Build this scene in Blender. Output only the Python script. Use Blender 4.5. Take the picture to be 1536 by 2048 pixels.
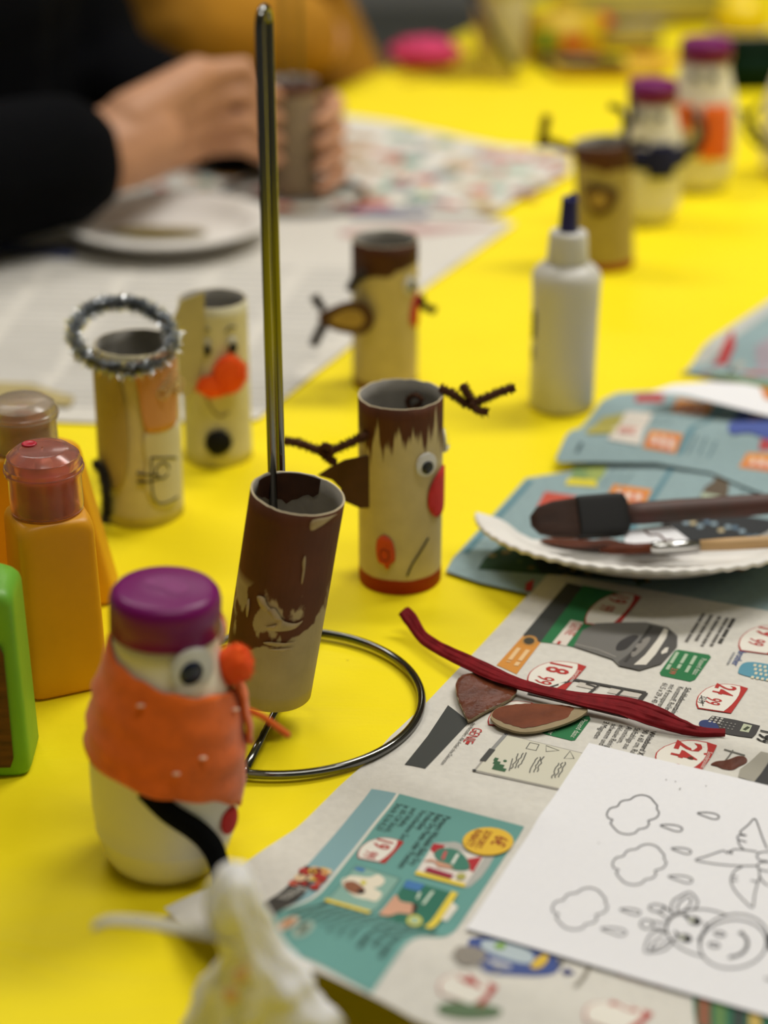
import bpy, bmesh, math, random
from mathutils import Vector, Matrix, noise
random.seed(7)
for o in list(bpy.data.objects): bpy.data.objects.remove(o)
S = bpy.context.scene
C = S.collection
PI = math.pi

# ------------------------------------------------------------------ camera, light, exposure
F_PX = 3600.0; CAM_H = 0.426; PITCH = math.atan(1677 / 3600.0)
SP, CP = math.sin(PITCH), math.cos(PITCH)
cam = bpy.data.cameras.new('camera'); cam_o = bpy.data.objects.new('camera', cam); C.objects.link(cam_o)
cam_o.location = (0, 0, CAM_H); cam_o.rotation_euler = (PI / 2 - PITCH, 0, 0)
cam.sensor_fit = 'VERTICAL'; cam.sensor_height = 36.0; cam.lens = F_PX / 2048.0 * 36.0
cam.clip_start = 0.02
cam.dof.use_dof = True; cam.dof.focus_distance = 0.80; cam.dof.aperture_fstop = 3.9
S.camera = cam_o

world = bpy.data.worlds.new('world'); S.world = world; world.use_nodes = True
world.node_tree.nodes['Background'].inputs[0].default_value = (0.75, 0.78, 0.8, 1)
world.node_tree.nodes['Background'].inputs[1].default_value = 0.05

def area(name, loc, sx, sy, power, col=(1.0, 0.965, 0.915)):
    l = bpy.data.lights.new(name, 'AREA'); l.shape = 'RECTANGLE'; l.size = sx; l.size_y = sy
    l.energy = power; l.color = col
    o = bpy.data.objects.new(name, l); C.objects.link(o); o.location = loc
    return o
# fluorescent ceiling panels of the room
area('ceiling_light', (0.95, 1.60, 1.88), 1.2, 0.30, 27)
area('ceiling_light', (-0.85, 1.95, 1.88), 1.2, 0.30, 13)
area('ceiling_light', (0.35, 0.35, 1.88), 1.2, 0.30, 9)
area('ceiling_light', (0.0, 4.0, 1.88), 1.2, 0.30, 9)
S.view_settings.view_transform = 'Standard'; S.view_settings.look = 'None'
S.view_settings.exposure = 0.26; S.view_settings.gamma = 1.0; S.view_settings.use_curve_mapping = False

# ------------------------------------------------------------------ helpers
def G(px, py, z=0.0):
    v = (py - 1024) / F_PX; u = (px - 768) / F_PX
    Z = (CAM_H - z) / (SP + v * CP)
    return Vector((Z * u, Z * (CP - v * SP), z))
def P(px, py, Z):
    v = (py - 1024) / F_PX; u = (px - 768) / F_PX
    return Vector((Z * u, Z * (CP - v * SP), CAM_H - Z * (SP + v * CP)))
def lin(c):
    return tuple(((x / 255.0) / 12.92 if x / 255.0 <= 0.04045 else ((x / 255.0 + 0.055) / 1.055) ** 2.4) for x in c)
def face_cam(p):
    return math.atan2(-p[0], p[1])
def smooth01(t):
    t = max(0.0, min(1.0, t)); return t * t * (3 - 2 * t)

MC = {}
def mat(name, rgb, rough=0.6, metal=0.0, var=0.0, vscale=60.0, bump=0.0, bscale=200.0, rgb2=None,
        trans=0.0, ior=1.45, sss=0.0, spec=0.5, stretch=None, sheen=0.0):
    if name in MC: return MC[name]
    m = bpy.data.materials.new(name); m.use_nodes = True; MC[name] = m
    nt = m.node_tree; b = nt.nodes['Principled BSDF']
    c = lin(rgb) + (1,)
    b.inputs['Base Color'].default_value = c
    b.inputs['Roughness'].default_value = rough; b.inputs['Metallic'].default_value = metal
    b.inputs['IOR'].default_value = ior; b.inputs['Specular IOR Level'].default_value = spec
    if trans: b.inputs['Transmission Weight'].default_value = trans
    if sheen: b.inputs['Sheen Weight'].default_value = sheen
    if sss:
        b.inputs['Subsurface Weight'].default_value = sss; b.inputs['Subsurface Radius'].default_value = (1, 0.9, 0.7)
        b.inputs['Subsurface Scale'].default_value = 0.006
    if var or bump:
        tc = nt.nodes.new('ShaderNodeTexCoord'); src = tc.outputs['Object']
        if stretch:
            mp = nt.nodes.new('ShaderNodeMapping'); mp.inputs['Scale'].default_value = stretch
            nt.links.new(src, mp.inputs[0]); src = mp.outputs[0]
    if var or rgb2:
        n = nt.nodes.new('ShaderNodeTexNoise'); n.inputs['Scale'].default_value = vscale; n.inputs['Detail'].default_value = 5
        nt.links.new(src, n.inputs['Vector'])
        r = nt.nodes.new('ShaderNodeValToRGB')
        r.color_ramp.elements[0].position = 0.32; r.color_ramp.elements[1].position = 0.68
        if rgb2: a = lin(rgb2)
        else: a = tuple(x * (1 - var) for x in lin(rgb))
        r.color_ramp.elements[0].color = a + (1,)
        r.color_ramp.elements[1].color = c if rgb2 else tuple(min(1, x * (1 + var * 0.6)) for x in lin(rgb)) + (1,)
        nt.links.new(n.outputs[0], r.inputs[0]); nt.links.new(r.outputs[0], b.inputs['Base Color'])
    if bump:
        n2 = nt.nodes.new('ShaderNodeTexNoise'); n2.inputs['Scale'].default_value = bscale; n2.inputs['Detail'].default_value = 6
        nt.links.new(src, n2.inputs['Vector'])
        bp = nt.nodes.new('ShaderNodeBump'); bp.inputs['Strength'].default_value = bump; bp.inputs['Distance'].default_value = 0.001
        nt.links.new(n2.outputs[0], bp.inputs['Height']); nt.links.new(bp.outputs[0], b.inputs['Normal'])
    return m

def ink(rgb):
    return mat('ink_%d_%d_%d' % rgb, rgb, 0.75, spec=0.25)

def setmesh(name, verts, faces, mats, midx=None, smooth=True, off=None):
    me = bpy.data.meshes.new(name)
    if off is not None: verts = [Vector(v) - off for v in verts]
    me.from_pydata([tuple(v) for v in verts], [], faces)
    if not isinstance(mats, (list, tuple)): mats = [mats]
    for m in mats: me.materials.append(m)
    if midx: me.polygons.foreach_set('material_index', midx)
    if smooth: me.polygons.foreach_set('use_smooth', [True] * len(me.polygons))
    me.update(); return me

def thing(name, label, cat, loc=(0, 0, 0), rotz=0.0, group=None):
    o = bpy.data.objects.new(name, None); C.objects.link(o); o.empty_display_size = 0.01
    o.location = loc; o.rotation_euler = (0, 0, rotz); o['label'] = label; o['category'] = cat
    if group: o['group'] = group
    return o
def part(name, me, parent=None, label=None):
    o = bpy.data.objects.new(name, me); C.objects.link(o)
    if parent is not None: o.parent = parent
    if label: o['label'] = label
    return o
def tag(o, label, cat, group=None):
    o['label'] = label; o['category'] = cat
    if group: o['group'] = group
    return o
def base(o):
    while o.parent: o = o.parent
    return o
def wpart(name, verts, faces, mats, parent, midx=None, smooth=True, label=None):
    """part from world coordinates under an unrotated Empty"""
    return part(name, setmesh(name, verts, faces, mats, midx, smooth, Vector(base(parent).location)), parent, label)
def bm_mesh(name, bm, mats, smooth=True):
    me = bpy.data.meshes.new(name); bm.to_mesh(me); bm.free()
    if not isinstance(mats, (list, tuple)): mats = [mats]
    for m in mats: me.materials.append(m)
    if smooth: me.polygons.foreach_set('use_smooth', [True] * len(me.polygons))
    return me
def sharp(me, ang=40):
    me.set_sharp_from_angle(angle=math.radians(ang)); return me

def lathe(profile, seg=48, cap_bottom=True, cap_top=True, fn=None):
    V, Fc = [], []
    for (r, z) in profile:
        for i in range(seg):
            a = 2 * PI * i / seg
            p = Vector((r * math.sin(a), -r * math.cos(a), z))
            V.append(fn(p, a) if fn else p)
    n = len(profile)
    for j in range(n - 1):
        for i in range(seg):
            k = (i + 1) % seg
            Fc.append((j * seg + i, j * seg + k, (j + 1) * seg + k, (j + 1) * seg + i))
    if cap_bottom: Fc.append(tuple(range(seg - 1, -1, -1)))
    if cap_top: Fc.append(tuple((n - 1) * seg + i for i in range(seg)))
    return V, Fc

def catmull(pts, n=8, closed=False):
    pts = [Vector(p) for p in pts]; out = []; m = len(pts)
    rng = m if closed else m - 1
    for i in range(rng):
        if closed: a, b, c, d = pts[(i - 1) % m], pts[i], pts[(i + 1) % m], pts[(i + 2) % m]
        else: a, b, c, d = pts[max(0, i - 1)], pts[i], pts[i + 1], pts[min(m - 1, i + 2)]
        for k in range(n):
            t = k / n
            out.append(0.5 * ((2 * b) + (c - a) * t + (2 * a - 5 * b + 4 * c - d) * t * t + (3 * b - a - 3 * c + d) * t ** 3))
    if not closed: out.append(pts[-1])
    return out

def frames(path, closed=False):
    T = []; n = len(path)
    for i in range(n):
        if closed: t = path[(i + 1) % n] - path[(i - 1) % n]
        else: t = path[min(n - 1, i + 1)] - path[max(0, i - 1)]
        T.append(t.normalized() if t.length > 1e-9 else Vector((0, 0, 1)))
    ref = Vector((0, 0, 1)) if abs(T[0].z) < 0.9 else Vector((1, 0, 0))
    N = (ref - T[0] * ref.dot(T[0])).normalized(); out = []
    for t in T:
        N = (N - t * N.dot(t))
        N = N.normalized() if N.length > 1e-6 else t.orthogonal().normalized()
        out.append((t, N, t.cross(N)))
    return out

def sweep(path, rad, seg=12, closed=False, caps=True):
    V, Fc = [], []; n = len(path); fr = frames(path, closed)
    for i, p in enumerate(path):
        r = rad(i / max(1, n - 1)) if callable(rad) else rad
        for k in range(seg):
            a = 2 * PI * k / seg
            V.append(p + (fr[i][1] * math.cos(a) + fr[i][2] * math.sin(a)) * r)
    for i in range(n if closed else n - 1):
        j = (i + 1) % n
        for k in range(seg):
            l = (k + 1) % seg
            Fc.append((i * seg + k, i * seg + l, j * seg + l, j * seg + k))
    if caps and not closed:
        Fc.append(tuple(range(seg - 1, -1, -1))); Fc.append(tuple((n - 1) * seg + k for k in range(seg)))
    return V, Fc

def merge(*parts):
    V, Fc = [], []
    for v, f in parts:
        o = len(V); V += [Vector(x) for x in v]; Fc += [tuple(i + o for i in q) for q in f]
    return V, Fc

def fuzz(path, r_core, r_fuzz, per_len, width=0.0003, closed=False, rng=random):
    """short fibres standing off a wire core: triangles"""
    V, Fc = [], []; fr = frames(path, closed); n = len(path)
    for i in range(n if closed else n - 1):
        a, b = path[i], path[(i + 1) % n]; cnt = max(1, int((b - a).length * per_len))
        for _ in range(cnt):
            t = rng.random(); p = a.lerp(b, t); an = rng.random() * 2 * PI
            d = fr[i][1] * math.cos(an) + fr[i][2] * math.sin(an)
            tip = p + d * r_fuzz * rng.uniform(0.75, 1.1) + fr[i][0] * rng.uniform(-1, 1) * r_fuzz * 0.4
            side = (d.cross(fr[i][0]) * rng.uniform(-1, 1) + fr[i][0] * rng.uniform(-1, 1)).normalized() * width
            o = len(V); q = p + d * r_core * 0.6
            V += [q - side, q + side, tip]; Fc.append((o, o + 1, o + 2))
    return V, Fc

def pipe_cleaner(pts, r=0.0028, n=8, per_len=26000):
    path = catmull(pts, n)
    return merge(sweep(path, r * 0.62, 8), fuzz(path, r * 0.5, r * 1.25, per_len))

def ball(r, seg=20, rings=12, sc=(1, 1, 1), nz=0.0, ns=1.0, seed=0):
    V, Fc = [], []
    for j in range(rings + 1):
        ph = PI * j / rings
        for i in range(seg):
            a = 2 * PI * i / seg
            d = Vector((math.sin(ph) * math.cos(a), math.sin(ph) * math.sin(a), math.cos(ph)))
            k = 1 + nz * noise.noise(d * ns + Vector((seed * 3.1, seed, 0)))
            V.append(Vector((d.x * sc[0], d.y * sc[1], d.z * sc[2])) * r * k)
    for j in range(rings):
        for i in range(seg):
            k = (i + 1) % seg
            Fc.append((j * seg + i, (j + 1) * seg + i, (j + 1) * seg + k, j * seg + k))
    return V, Fc

def pompom(r, sc=(1, 1, 1), count=1500, seed=1, nz=0.15):
    rg = random.Random(seed)
    b = ball(r * 0.86, 24, 14, sc, nz, 1.6, seed); V, Fc = list(b[0]), list(b[1])
    for _ in range(count):
        z = rg.uniform(-1, 1); a = rg.random() * 2 * PI; s = math.sqrt(1 - z * z)
        d = Vector((s * math.cos(a), s * math.sin(a), z))
        k = 1 + nz * noise.noise(d * 1.6 + Vector((seed * 3.1, seed, 0)))
        p = Vector((d.x * sc[0], d.y * sc[1], d.z * sc[2]))
        side = Vector((rg.uniform(-1, 1), rg.uniform(-1, 1), rg.uniform(-1, 1))).normalized() * r * 0.03
        tip = p * r * k * rg.uniform(0.95, 1.08) + side * rg.uniform(-3, 3)
        q = p * r * k * 0.8; o = len(V)
        V += [q - side, q + side, tip]; Fc.append((o, o + 1, o + 2))
    return V, Fc

def xf(vf, M):
    return [M @ Vector(v) for v in vf[0]], vf[1]

def gridcut(bm, step, axes=(0, 1)):
    for ax in axes:
        lo = min(v.co[ax] for v in bm.verts); hi = max(v.co[ax] for v in bm.verts)
        k = math.floor(lo / step) + 1
        while k * step < hi:
            co = Vector((0, 0, 0)); co[ax] = k * step; no = Vector((0, 0, 0)); no[ax] = 1
            bmesh.ops.bisect_plane(bm, geom=bm.verts[:] + bm.edges[:] + bm.faces[:], plane_co=co, plane_no=no, dist=1e-7)
            k += 1

def sheet_mesh(name, poly, Hf, mats, loc, step=0.004, thick=0.00025):
    """a paper sheet: outline in world xy, height function, real thickness"""
    bm = bmesh.new(); vs = [bm.verts.new((p[0], p[1], 0)) for p in poly]; f = bm.faces.new(vs)
    f.normal_update()
    if f.normal.z < 0: f.normal_flip()
    gridcut(bm, step)
    bm.verts.index_update(); loc = Vector(loc)
    V = [Vector((v.co.x, v.co.y, Hf(v.co.x, v.co.y))) - loc for v in bm.verts]; n = len(V)
    up = Vector((0, 0, thick)); Fc = []
    for f in bm.faces: Fc.append(tuple(v.index + n for v in f.verts)); Fc.append(tuple(v.index for v in reversed(f.verts)))
    for e in bm.edges:
        if len(e.link_loops) == 1:
            l = e.link_loops[0]; i, j = l.vert.index, l.link_loop_next.vert.index
            Fc.append((i, j, j + n, i + n))
    bm.free()
    return sharp(setmesh(name, V + [v + up for v in V], Fc, mats), 50)

TXT = {}
def text2d(s, bold=0.0):
    key = (s, bold)
    if key in TXT: return TXT[key]
    cu = bpy.data.curves.new('t', 'FONT'); cu.body = s; cu.size = 1.0; cu.offset = bold; cu.resolution_u = 2
    o = bpy.data.objects.new('t', cu); C.objects.link(o)
    dg = bpy.context.evaluated_depsgraph_get(); dg.update()
    me = o.evaluated_get(dg).to_mesh()
    V = [(v.co.x, v.co.y) for v in me.vertices]; Fc = [tuple(p.vertices) for p in me.polygons]
    o.evaluated_get(dg).to_mesh_clear(); bpy.data.objects.remove(o); bpy.data.curves.remove(cu)
    TXT[key] = (V, Fc); return V, Fc

class Print:
    """flat print lying on a sheet: every colour a material, layers a hair above each other"""
    def __init__(s, Hf, ang, step=0.004, lift=0.00036):
        s.H = Hf; s.u = Vector((math.cos(ang), math.sin(ang))); s.w = Vector((-s.u.y, s.u.x)); s.step = step; s.lift = lift; s.new()
    def new(s):
        s.V = []; s.F = []; s.M = []; s.mats = []; s.lay = []
    def at(s, px, py):
        z = 0.0
        for _ in range(6):
            g = G(px, py, z); z = s.H(g.x, g.y)
        return Vector((g.x, g.y))
    def uw(s, o, a, b): return o + s.u * a + s.w * b
    def mi(s, rgb):
        m = ink(rgb)
        if m not in s.mats: s.mats.append(m)
        return s.mats.index(m)
    def wpoly(s, pts, rgb, layer=0):
        o = len(s.V); s.V += [Vector((p[0], p[1], 0)) for p in pts]; s.lay += [layer] * len(pts)
        s.F.append(tuple(range(o, o + len(pts)))); s.M.append(s.mi(rgb))
    def poly(s, px, rgb, layer=0, smooth=0):
        pts = [s.at(*p) for p in px]
        if smooth: pts = [Vector((q.x, q.y)) for q in catmull([(p.x, p.y, 0) for p in pts], smooth, True)]
        s.wpoly(pts, rgb, layer)
    def disc(s, px, py, rx, ry, rgb, layer=0, n=22):
        s.poly([(px + rx * math.cos(2 * PI * k / n), py + ry * math.sin(2 * PI * k / n)) for k in range(n)], rgb, layer)
    def wline(s, pts, wd, rgb, layer=0, closed=False):
        pts = [Vector((p[0], p[1])) for p in pts]; n = len(pts); L = []; R = []
        for i in range(n):
            if closed: t = pts[(i + 1) % n] - pts[(i - 1) % n]
            else: t = pts[min(n - 1, i + 1)] - pts[max(0, i - 1)]
            t = t.normalized() if t.length > 1e-9 else Vector((1, 0))
            nn = Vector((-t.y, t.x)) * wd * 0.5; L.append(pts[i] + nn); R.append(pts[i] - nn)
        m = s.mi(rgb)
        for i in range(n if closed else n - 1):
            j = (i + 1) % n; o = len(s.V)
            s.V += [Vector((q.x, q.y, 0)) for q in (R[i], R[j], L[j], L[i])]; s.lay += [layer] * 4
            s.F.append((o, o + 1, o + 2, o + 3)); s.M.append(m)
    def line(s, px, wd, rgb, layer=0, closed=False, smooth=0):
        pts = [s.at(*p) for p in px]
        if smooth: pts = [Vector((q.x, q.y)) for q in catmull([(p.x, p.y, 0) for p in pts], smooth, closed)]
        s.wline(pts, wd, rgb, layer, closed)
    def wtext(s, o, txt, size, rgb, layer=1, sx=0.8, bold=0.0):
        V, Fc = text2d(txt, bold); k = len(s.V); m = s.mi(rgb)
        for (x, y) in V:
            q = s.uw(o, x * size * sx, y * size); s.V.append(Vector((q.x, q.y, 0))); s.lay.append(layer)
        for f in Fc: s.F.append(tuple(i + k for i in f)); s.M.append(m)
    def text(s, px, py, txt, size, rgb, layer=1, sx=0.8, bold=0.0):
        s.wtext(s.at(px, py), txt, size, rgb, layer, sx, bold)
    def greek(s, o, n, length, pitch, hgt, rgb, layer=1, rg=None, ragged=0.3):
        """lines of type too small or blurred to read: word-long dashes; o = start of first line, going down"""
        rg = rg or random.Random(3)
        for i in range(n):
            x = 0.0; end = length * (1 - ragged * rg.random())
            while x < end:
                wl = min(rg.uniform(1.4, 5.0) * hgt, end - x)
                a = s.uw(o, x, -i * pitch); 
                s.wpoly([a, s.uw(a, wl, 0), s.uw(a, wl, hgt * 0.62), s.uw(a, 0, hgt * 0.62)], rgb, layer)
                x += wl + hgt * 0.45
    def badge(s, tl, tr, left, price, cents, header=None, small=None, sub=None, white=(226, 222, 212), red=(176, 52, 48)):
        a = s.at(*tl); b = s.at(*tr); c = s.at(*left)
        L = (b - a).dot(s.u); W = -(c - a).dot(s.w)
        def q(x, y): return s.uw(a, x * L, y * W)
        out = [(0, 0), (0.5, -0.04), (1.0, -0.085), (1.05, -0.5), (1.085, -0.87), (0.95, -0.96), (0.82, -1.0), (0.66, -1.02), (0.52, -1.0),
               (0.34, -0.94), (0.19, -0.83), (0.08, -0.71), (0.02, -0.58), (-0.02, -0.4), (-0.03, -0.2)]
        s.wpoly([q(*p) for p in out], red, 2)
        cx, cy = 0.53, -0.5
        inner = []
        for p in out[2:]:
            dx, dy = p[0] - cx, p[1] - cy; inner.append((cx + dx * 0.95, cy + dy * 0.95))
        inner = inner[1:]
        head = [(0.0, -0.2), (0.15, -0.145), (0.32, -0.125), (0.5, -0.135), (0.7, -0.17), (0.86, -0.215), (1.0, -0.27)]
        s.wpoly([q(*p) for p in head] + [q(*p) for p in inner[:-1]], white, 3)
        hs = W * 0.70
        s.wtext(q(0.06, -0.74), price, hs, red, 4, 0.72, 0.022)
        if cents: s.wtext(q(0.06 + 0.40 * len(price) * W / L * 0.86 + 0.02, -0.80), cents, hs * 0.78, red, 4, 0.62, 0.012)
        if header: s.wtext(q(0.22, -0.115), header, W * 0.125, (232, 215, 205), 4, 0.78)
        if small:
            s.wtext(q(0.62, -0.95), small, W * 0.24, (40, 38, 38), 4, 0.7)
            s.wline([q(0.62, -0.95), q(0.98, -0.78)], W * 0.018, (40, 38, 38), 5)
        if sub: s.wtext(q(0.10, -0.28), sub, W * 0.10, (60, 50, 48), 4, 0.8)
    def build(s, name, parent, label=None):
        bm = bmesh.new(); ly = bm.verts.layers.float.new('lay')
        vs = []
        for v, l in zip(s.V, s.lay):
            x = bm.verts.new(v); x[ly] = l; vs.append(x)
        for f, m in zip(s.F, s.M):
            try: q = bm.faces.new([vs[i] for i in f])
            except ValueError: continue
            q.material_index = m; q.normal_update()
            if q.normal.z < 0: q.normal_flip()
        gridcut(bm, s.step)
        bmesh.ops.triangulate(bm, faces=[f for f in bm.faces if len(f.verts) > 4])
        off = Vector(base(parent).location)
        for v in bm.verts:
            v.co.z = s.H(v.co.x, v.co.y) + s.lift + 0.00011 * (1 + v[ly]); v.co -= off
        me = bm_mesh(name, bm, s.mats); o = part(name, me, parent, label); s.new(); return o

def organic(name, segs, voxel, m, smooth=6, loc=(0, 0, 0)):
    """one continuous surface grown from tapering limbs (p0, r0, p1, r1)"""
    bm = bmesh.new()
    for (p0, r0, p1, r1) in segs:
        p0 = Vector(p0); p1 = Vector(p1); L = (p1 - p0).length; n = max(1, int(L / (min(r0, r1) * 0.28)))
        for i in range(n + 1):
            t = i / n
            bmesh.ops.create_icosphere(bm, subdivisions=2, radius=r0 + (r1 - r0) * t, matrix=Matrix.Translation(p0.lerp(p1, t) - Vector(loc)))
    me = bpy.data.meshes.new('tmp'); bm.to_mesh(me); bm.free()
    o = bpy.data.objects.new('tmp', me); C.objects.link(o)
    r = o.modifiers.new('r', 'REMESH'); r.mode = 'VOXEL'; r.voxel_size = voxel
    sm = o.modifiers.new('s', 'SMOOTH'); sm.factor = 0.5; sm.iterations = smooth
    dg = bpy.context.evaluated_depsgraph_get(); dg.update()
    res = bpy.data.meshes.new_from_object(o.evaluated_get(dg)); res.name = name
    bpy.data.objects.remove(o); bpy.data.meshes.remove(me)
    res.materials.clear(); res.materials.append(m)
    res.polygons.foreach_set('use_smooth', [True] * len(res.polygons))
    return res

# ------------------------------------------------------------------ the room
def struct(name, me):
    o = part(name, me); o['kind'] = 'structure'; return o
def box(x0, x1, y0, y1, z0, z1):
    V = [(x, y, z) for z in (z0, z1) for y in (y0, y1) for x in (x0, x1)]
    return V, [(0, 2, 3, 1), (4, 5, 7, 6), (0, 1, 5, 4), (2, 6, 7, 3), (0, 4, 6, 2), (1, 3, 7, 5)]
FLOOR = -0.745
m_floor = mat('grey_linoleum', (140, 142, 136), 0.55, var=0.12, vscale=6, bump=0.1)
m_wall = mat('painted_wall', (196, 196, 194), 0.85, var=0.04, vscale=2)
m_ceil = mat('ceiling_paint', (226, 226, 224), 0.9, var=0.03, vscale=3)
RX, RY0, RY1, RZ = 3.4, -2.4, 7.2, 1.95
struct('floor', setmesh('floor', *box(-RX, RX, RY0, RY1, FLOOR - 0.05, FLOOR), m_floor, smooth=False))
struct('ceiling', setmesh('ceiling', *box(-RX, RX, RY0, RY1, RZ, RZ + 0.05), m_ceil, smooth=False))
struct('wall_left', setmesh('wall_left', *box(-RX - 0.1, -RX, RY0, RY1, FLOOR, RZ), m_wall, smooth=False))
struct('wall_right', setmesh('wall_right', *box(RX, RX + 0.1, RY0, RY1, FLOOR, RZ), m_wall, smooth=False))
struct('wall_back', setmesh('wall_back', *box(-RX, RX, RY1, RY1 + 0.1, FLOOR, RZ), m_wall, smooth=False))
struct('wall_front', setmesh('wall_front', *box(-RX, RX, RY0 - 0.1, RY0, FLOOR, RZ), m_wall, smooth=False))

# ------------------------------------------------------------------ table and tablecloth
TA = math.atan2(0.44, 1.0)                       # the table runs away to the right
ta = Vector((math.sin(TA), math.cos(TA), 0)); tb = Vector((math.cos(TA), -math.sin(TA), 0))
TE = Vector((-0.36, 1.35, 0))
T_S0, T_S1, T_W = -1.25, 2.2, 1.3
def TP(s, t, z=0.0): return TE + ta * s + tb * t + Vector((0, 0, z))
m_wood = mat('pale_table_laminate', (176, 164, 142), 0.5, var=0.1, vscale=12, stretch=(1, 8, 1))
m_steel = mat('grey_steel', (120, 122, 124), 0.35, 0.9)
tbl = thing('table', 'long folding table standing beneath the yellow plastic tablecloth', 'table', TP((T_S0 + T_S1) / 2, T_W / 2, FLOOR))
def slab(s0, s1, t0, t1, z0, z1):
    V = [TP(s, t, z) for z in (z0, z1) for t in (t0, t1) for s in (s0, s1)]
    return V, [(0, 1, 3, 2), (4, 6, 7, 5), (0, 4, 5, 1), (2, 3, 7, 6), (0, 2, 6, 4), (1, 5, 7, 3)]
wpart('table_top', *slab(T_S0 + .01, T_S1 - .01, .01, T_W - .01, -0.028, -0.0022), m_wood, tbl, smooth=False)
for s in (T_S0 + .15, T_S1 - .15):
    for t in (.12, T_W - .12):
        wpart('leg', *sweep([TP(s, t, FLOOR), TP(s, t, -0.4), TP(s, t, -0.028)], 0.018, 16), m_steel, tbl)
wpart('rail', *slab(T_S0 + .15, T_S1 - .15, .11, .13, -0.075, -0.028), m_steel, tbl, smooth=False)
wpart('rail', *slab(T_S0 + .15, T_S1 - .15, T_W - .13, T_W - .11, -0.075, -0.028), m_steel, tbl, smooth=False)

def cloth_mat():
    m = bpy.data.materials.new('yellow_plastic_cloth'); m.use_nodes = True; nt = m.node_tree; b = nt.nodes['Principled BSDF']
    b.inputs['Roughness'].default_value = 0.5; b.inputs['Specular IOR Level'].default_value = 0.14
    tc = nt.nodes.new('ShaderNodeTexCoord')
    n = nt.nodes.new('ShaderNodeTexNoise'); n.inputs['Scale'].default_value = 9; n.inputs['Detail'].default_value = 4
    nt.links.new(tc.outputs['Object'], n.inputs['Vector'])
    r = nt.nodes.new('ShaderNodeValToRGB'); r.color_ramp.elements[0].color = lin((244, 220, 22)) + (1,); r.color_ramp.elements[1].color = lin((250, 231, 30)) + (1,)
    nt.links.new(n.outputs[0], r.inputs[0])
    # small stray paint flecks
    v = nt.nodes.new('ShaderNodeTexVoronoi'); v.inputs['Scale'].default_value = 26; nt.links.new(tc.outputs['Object'], v.inputs['Vector'])
    cr = nt.nodes.new('ShaderNodeValToRGB'); cr.color_ramp.elements[0].position = 0.02; cr.color_ramp.elements[1].position = 0.035
    cr.color_ramp.elements[0].color = (1, 1, 1, 1); cr.color_ramp.elements[1].color = (0, 0, 0, 1)
    nt.links.new(v.outputs['Distance'], cr.inputs[0])
    mx = nt.nodes.new('ShaderNodeMixRGB'); mx.inputs[2].default_value = lin((176, 140, 10)) + (1,)
    ma = nt.nodes.new('ShaderNodeMath'); ma.operation = 'MULTIPLY'; ma.inputs[1].default_value = 0.7
    nt.links.new(cr.outputs[0], ma.inputs[0]); nt.links.new(ma.outputs[0], mx.inputs[0])
    nt.links.new(r.outputs[0], mx.inputs[1]); nt.links.new(mx.outputs[0], b.inputs['Base Color'])
    mp = nt.nodes.new('ShaderNodeMapping'); mp.inputs['Scale'].default_value = (14, 34, 1); mp.inputs['Rotation'].default_value = (0, 0, 0.5)
    nt.links.new(tc.outputs['Object'], mp.inputs[0])
    n2 = nt.nodes.new('ShaderNodeTexNoise'); n2.inputs['Scale'].default_value = 1; n2.inputs['Detail'].default_value = 3; n2.inputs['Distortion'].default_value = 0.8
    nt.links.new(mp.outputs[0], n2.inputs['Vector'])
    n3 = nt.nodes.new('ShaderNodeTexNoise'); n3.inputs['Scale'].default_value = 420; nt.links.new(tc.outputs['Object'], n3.inputs['Vector'])
    b1 = nt.nodes.new('ShaderNodeBump'); b1.inputs['Strength'].default_value = 0.28; b1.inputs['Distance'].default_value = 0.006
    b2 = nt.nodes.new('ShaderNodeBump'); b2.inputs['Strength'].default_value = 0.12; b2.inputs['Distance'].default_value = 0.001
    nt.links.new(n2.outputs[0], b1.inputs['Height']); nt.links.new(n3.outputs[0], b2.inputs['Height'])
    nt.links.new(b1.outputs[0], b2.inputs['Normal']); nt.links.new(b2.outputs[0], b.inputs['Normal'])
    return m
m_cloth = cloth_mat()
def cloth():
    # unfolded grid over the top with the sides hanging down
    D = 0.16; step = 0.03
    ss = [T_S0 - D] + [T_S0 - D * .66, T_S0 - D * .33] ; x = T_S0
    while x < T_S1 - 1e-6: ss.append(x); x += step
    ss += [T_S1, T_S1 + D * .33, T_S1 + D * .66, T_S1 + D]
    tt = [-D, -D * .66, -D * .33]; x = 0.0
    while x < T_W - 1e-6: tt.append(x); x += step
    tt += [T_W, T_W + D * .33, T_W + D * .66, T_W + D]
    V, Fc = [], []
    for s in ss:
        for t in tt:
            ds = max(T_S0 - s, s - T_S1, 0); dt = max(-t, t - T_W, 0); d = max(ds, dt)
            wv = 0.012 * math.sin(s * 31) * math.sin(t * 27 + 1) * min(1, d / D)
            S_ = min(max(s, T_S0), T_S1); T_ = min(max(t, 0), T_W)
            if ds > 0: S_ += math.copysign(0.006 + abs(wv) + 0.1 * d, s)
            if dt > 0: T_ += math.copysign(0.006 + abs(wv) + 0.1 * d, t - 0.1)
            zz = -d if d > 0 else -0.0004 + 0.0004 * noise.noise(Vector((s * 14, t * 9, 0)))
            V.append(TP(S_, T_, zz))
    n = len(tt)
    for i in range(len(ss) - 1):
        for j in range(n - 1): Fc.append((i * n + j, (i + 1) * n + j, (i + 1) * n + j + 1, i * n + j + 1))
    o = TP((T_S0 + T_S1) / 2, T_W / 2, 0)
    me = setmesh('tablecloth', V, [tuple(reversed(f)) for f in Fc], m_cloth, off=o)
    ob = part('tablecloth', me); ob.location = o
    md = ob.modifiers.new('thickness', 'SOLIDIFY'); md.thickness = 0.0012; md.offset = -1
    tag(ob, 'bright yellow plastic tablecloth spread over the whole table', 'tablecloth')
cloth()

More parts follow.
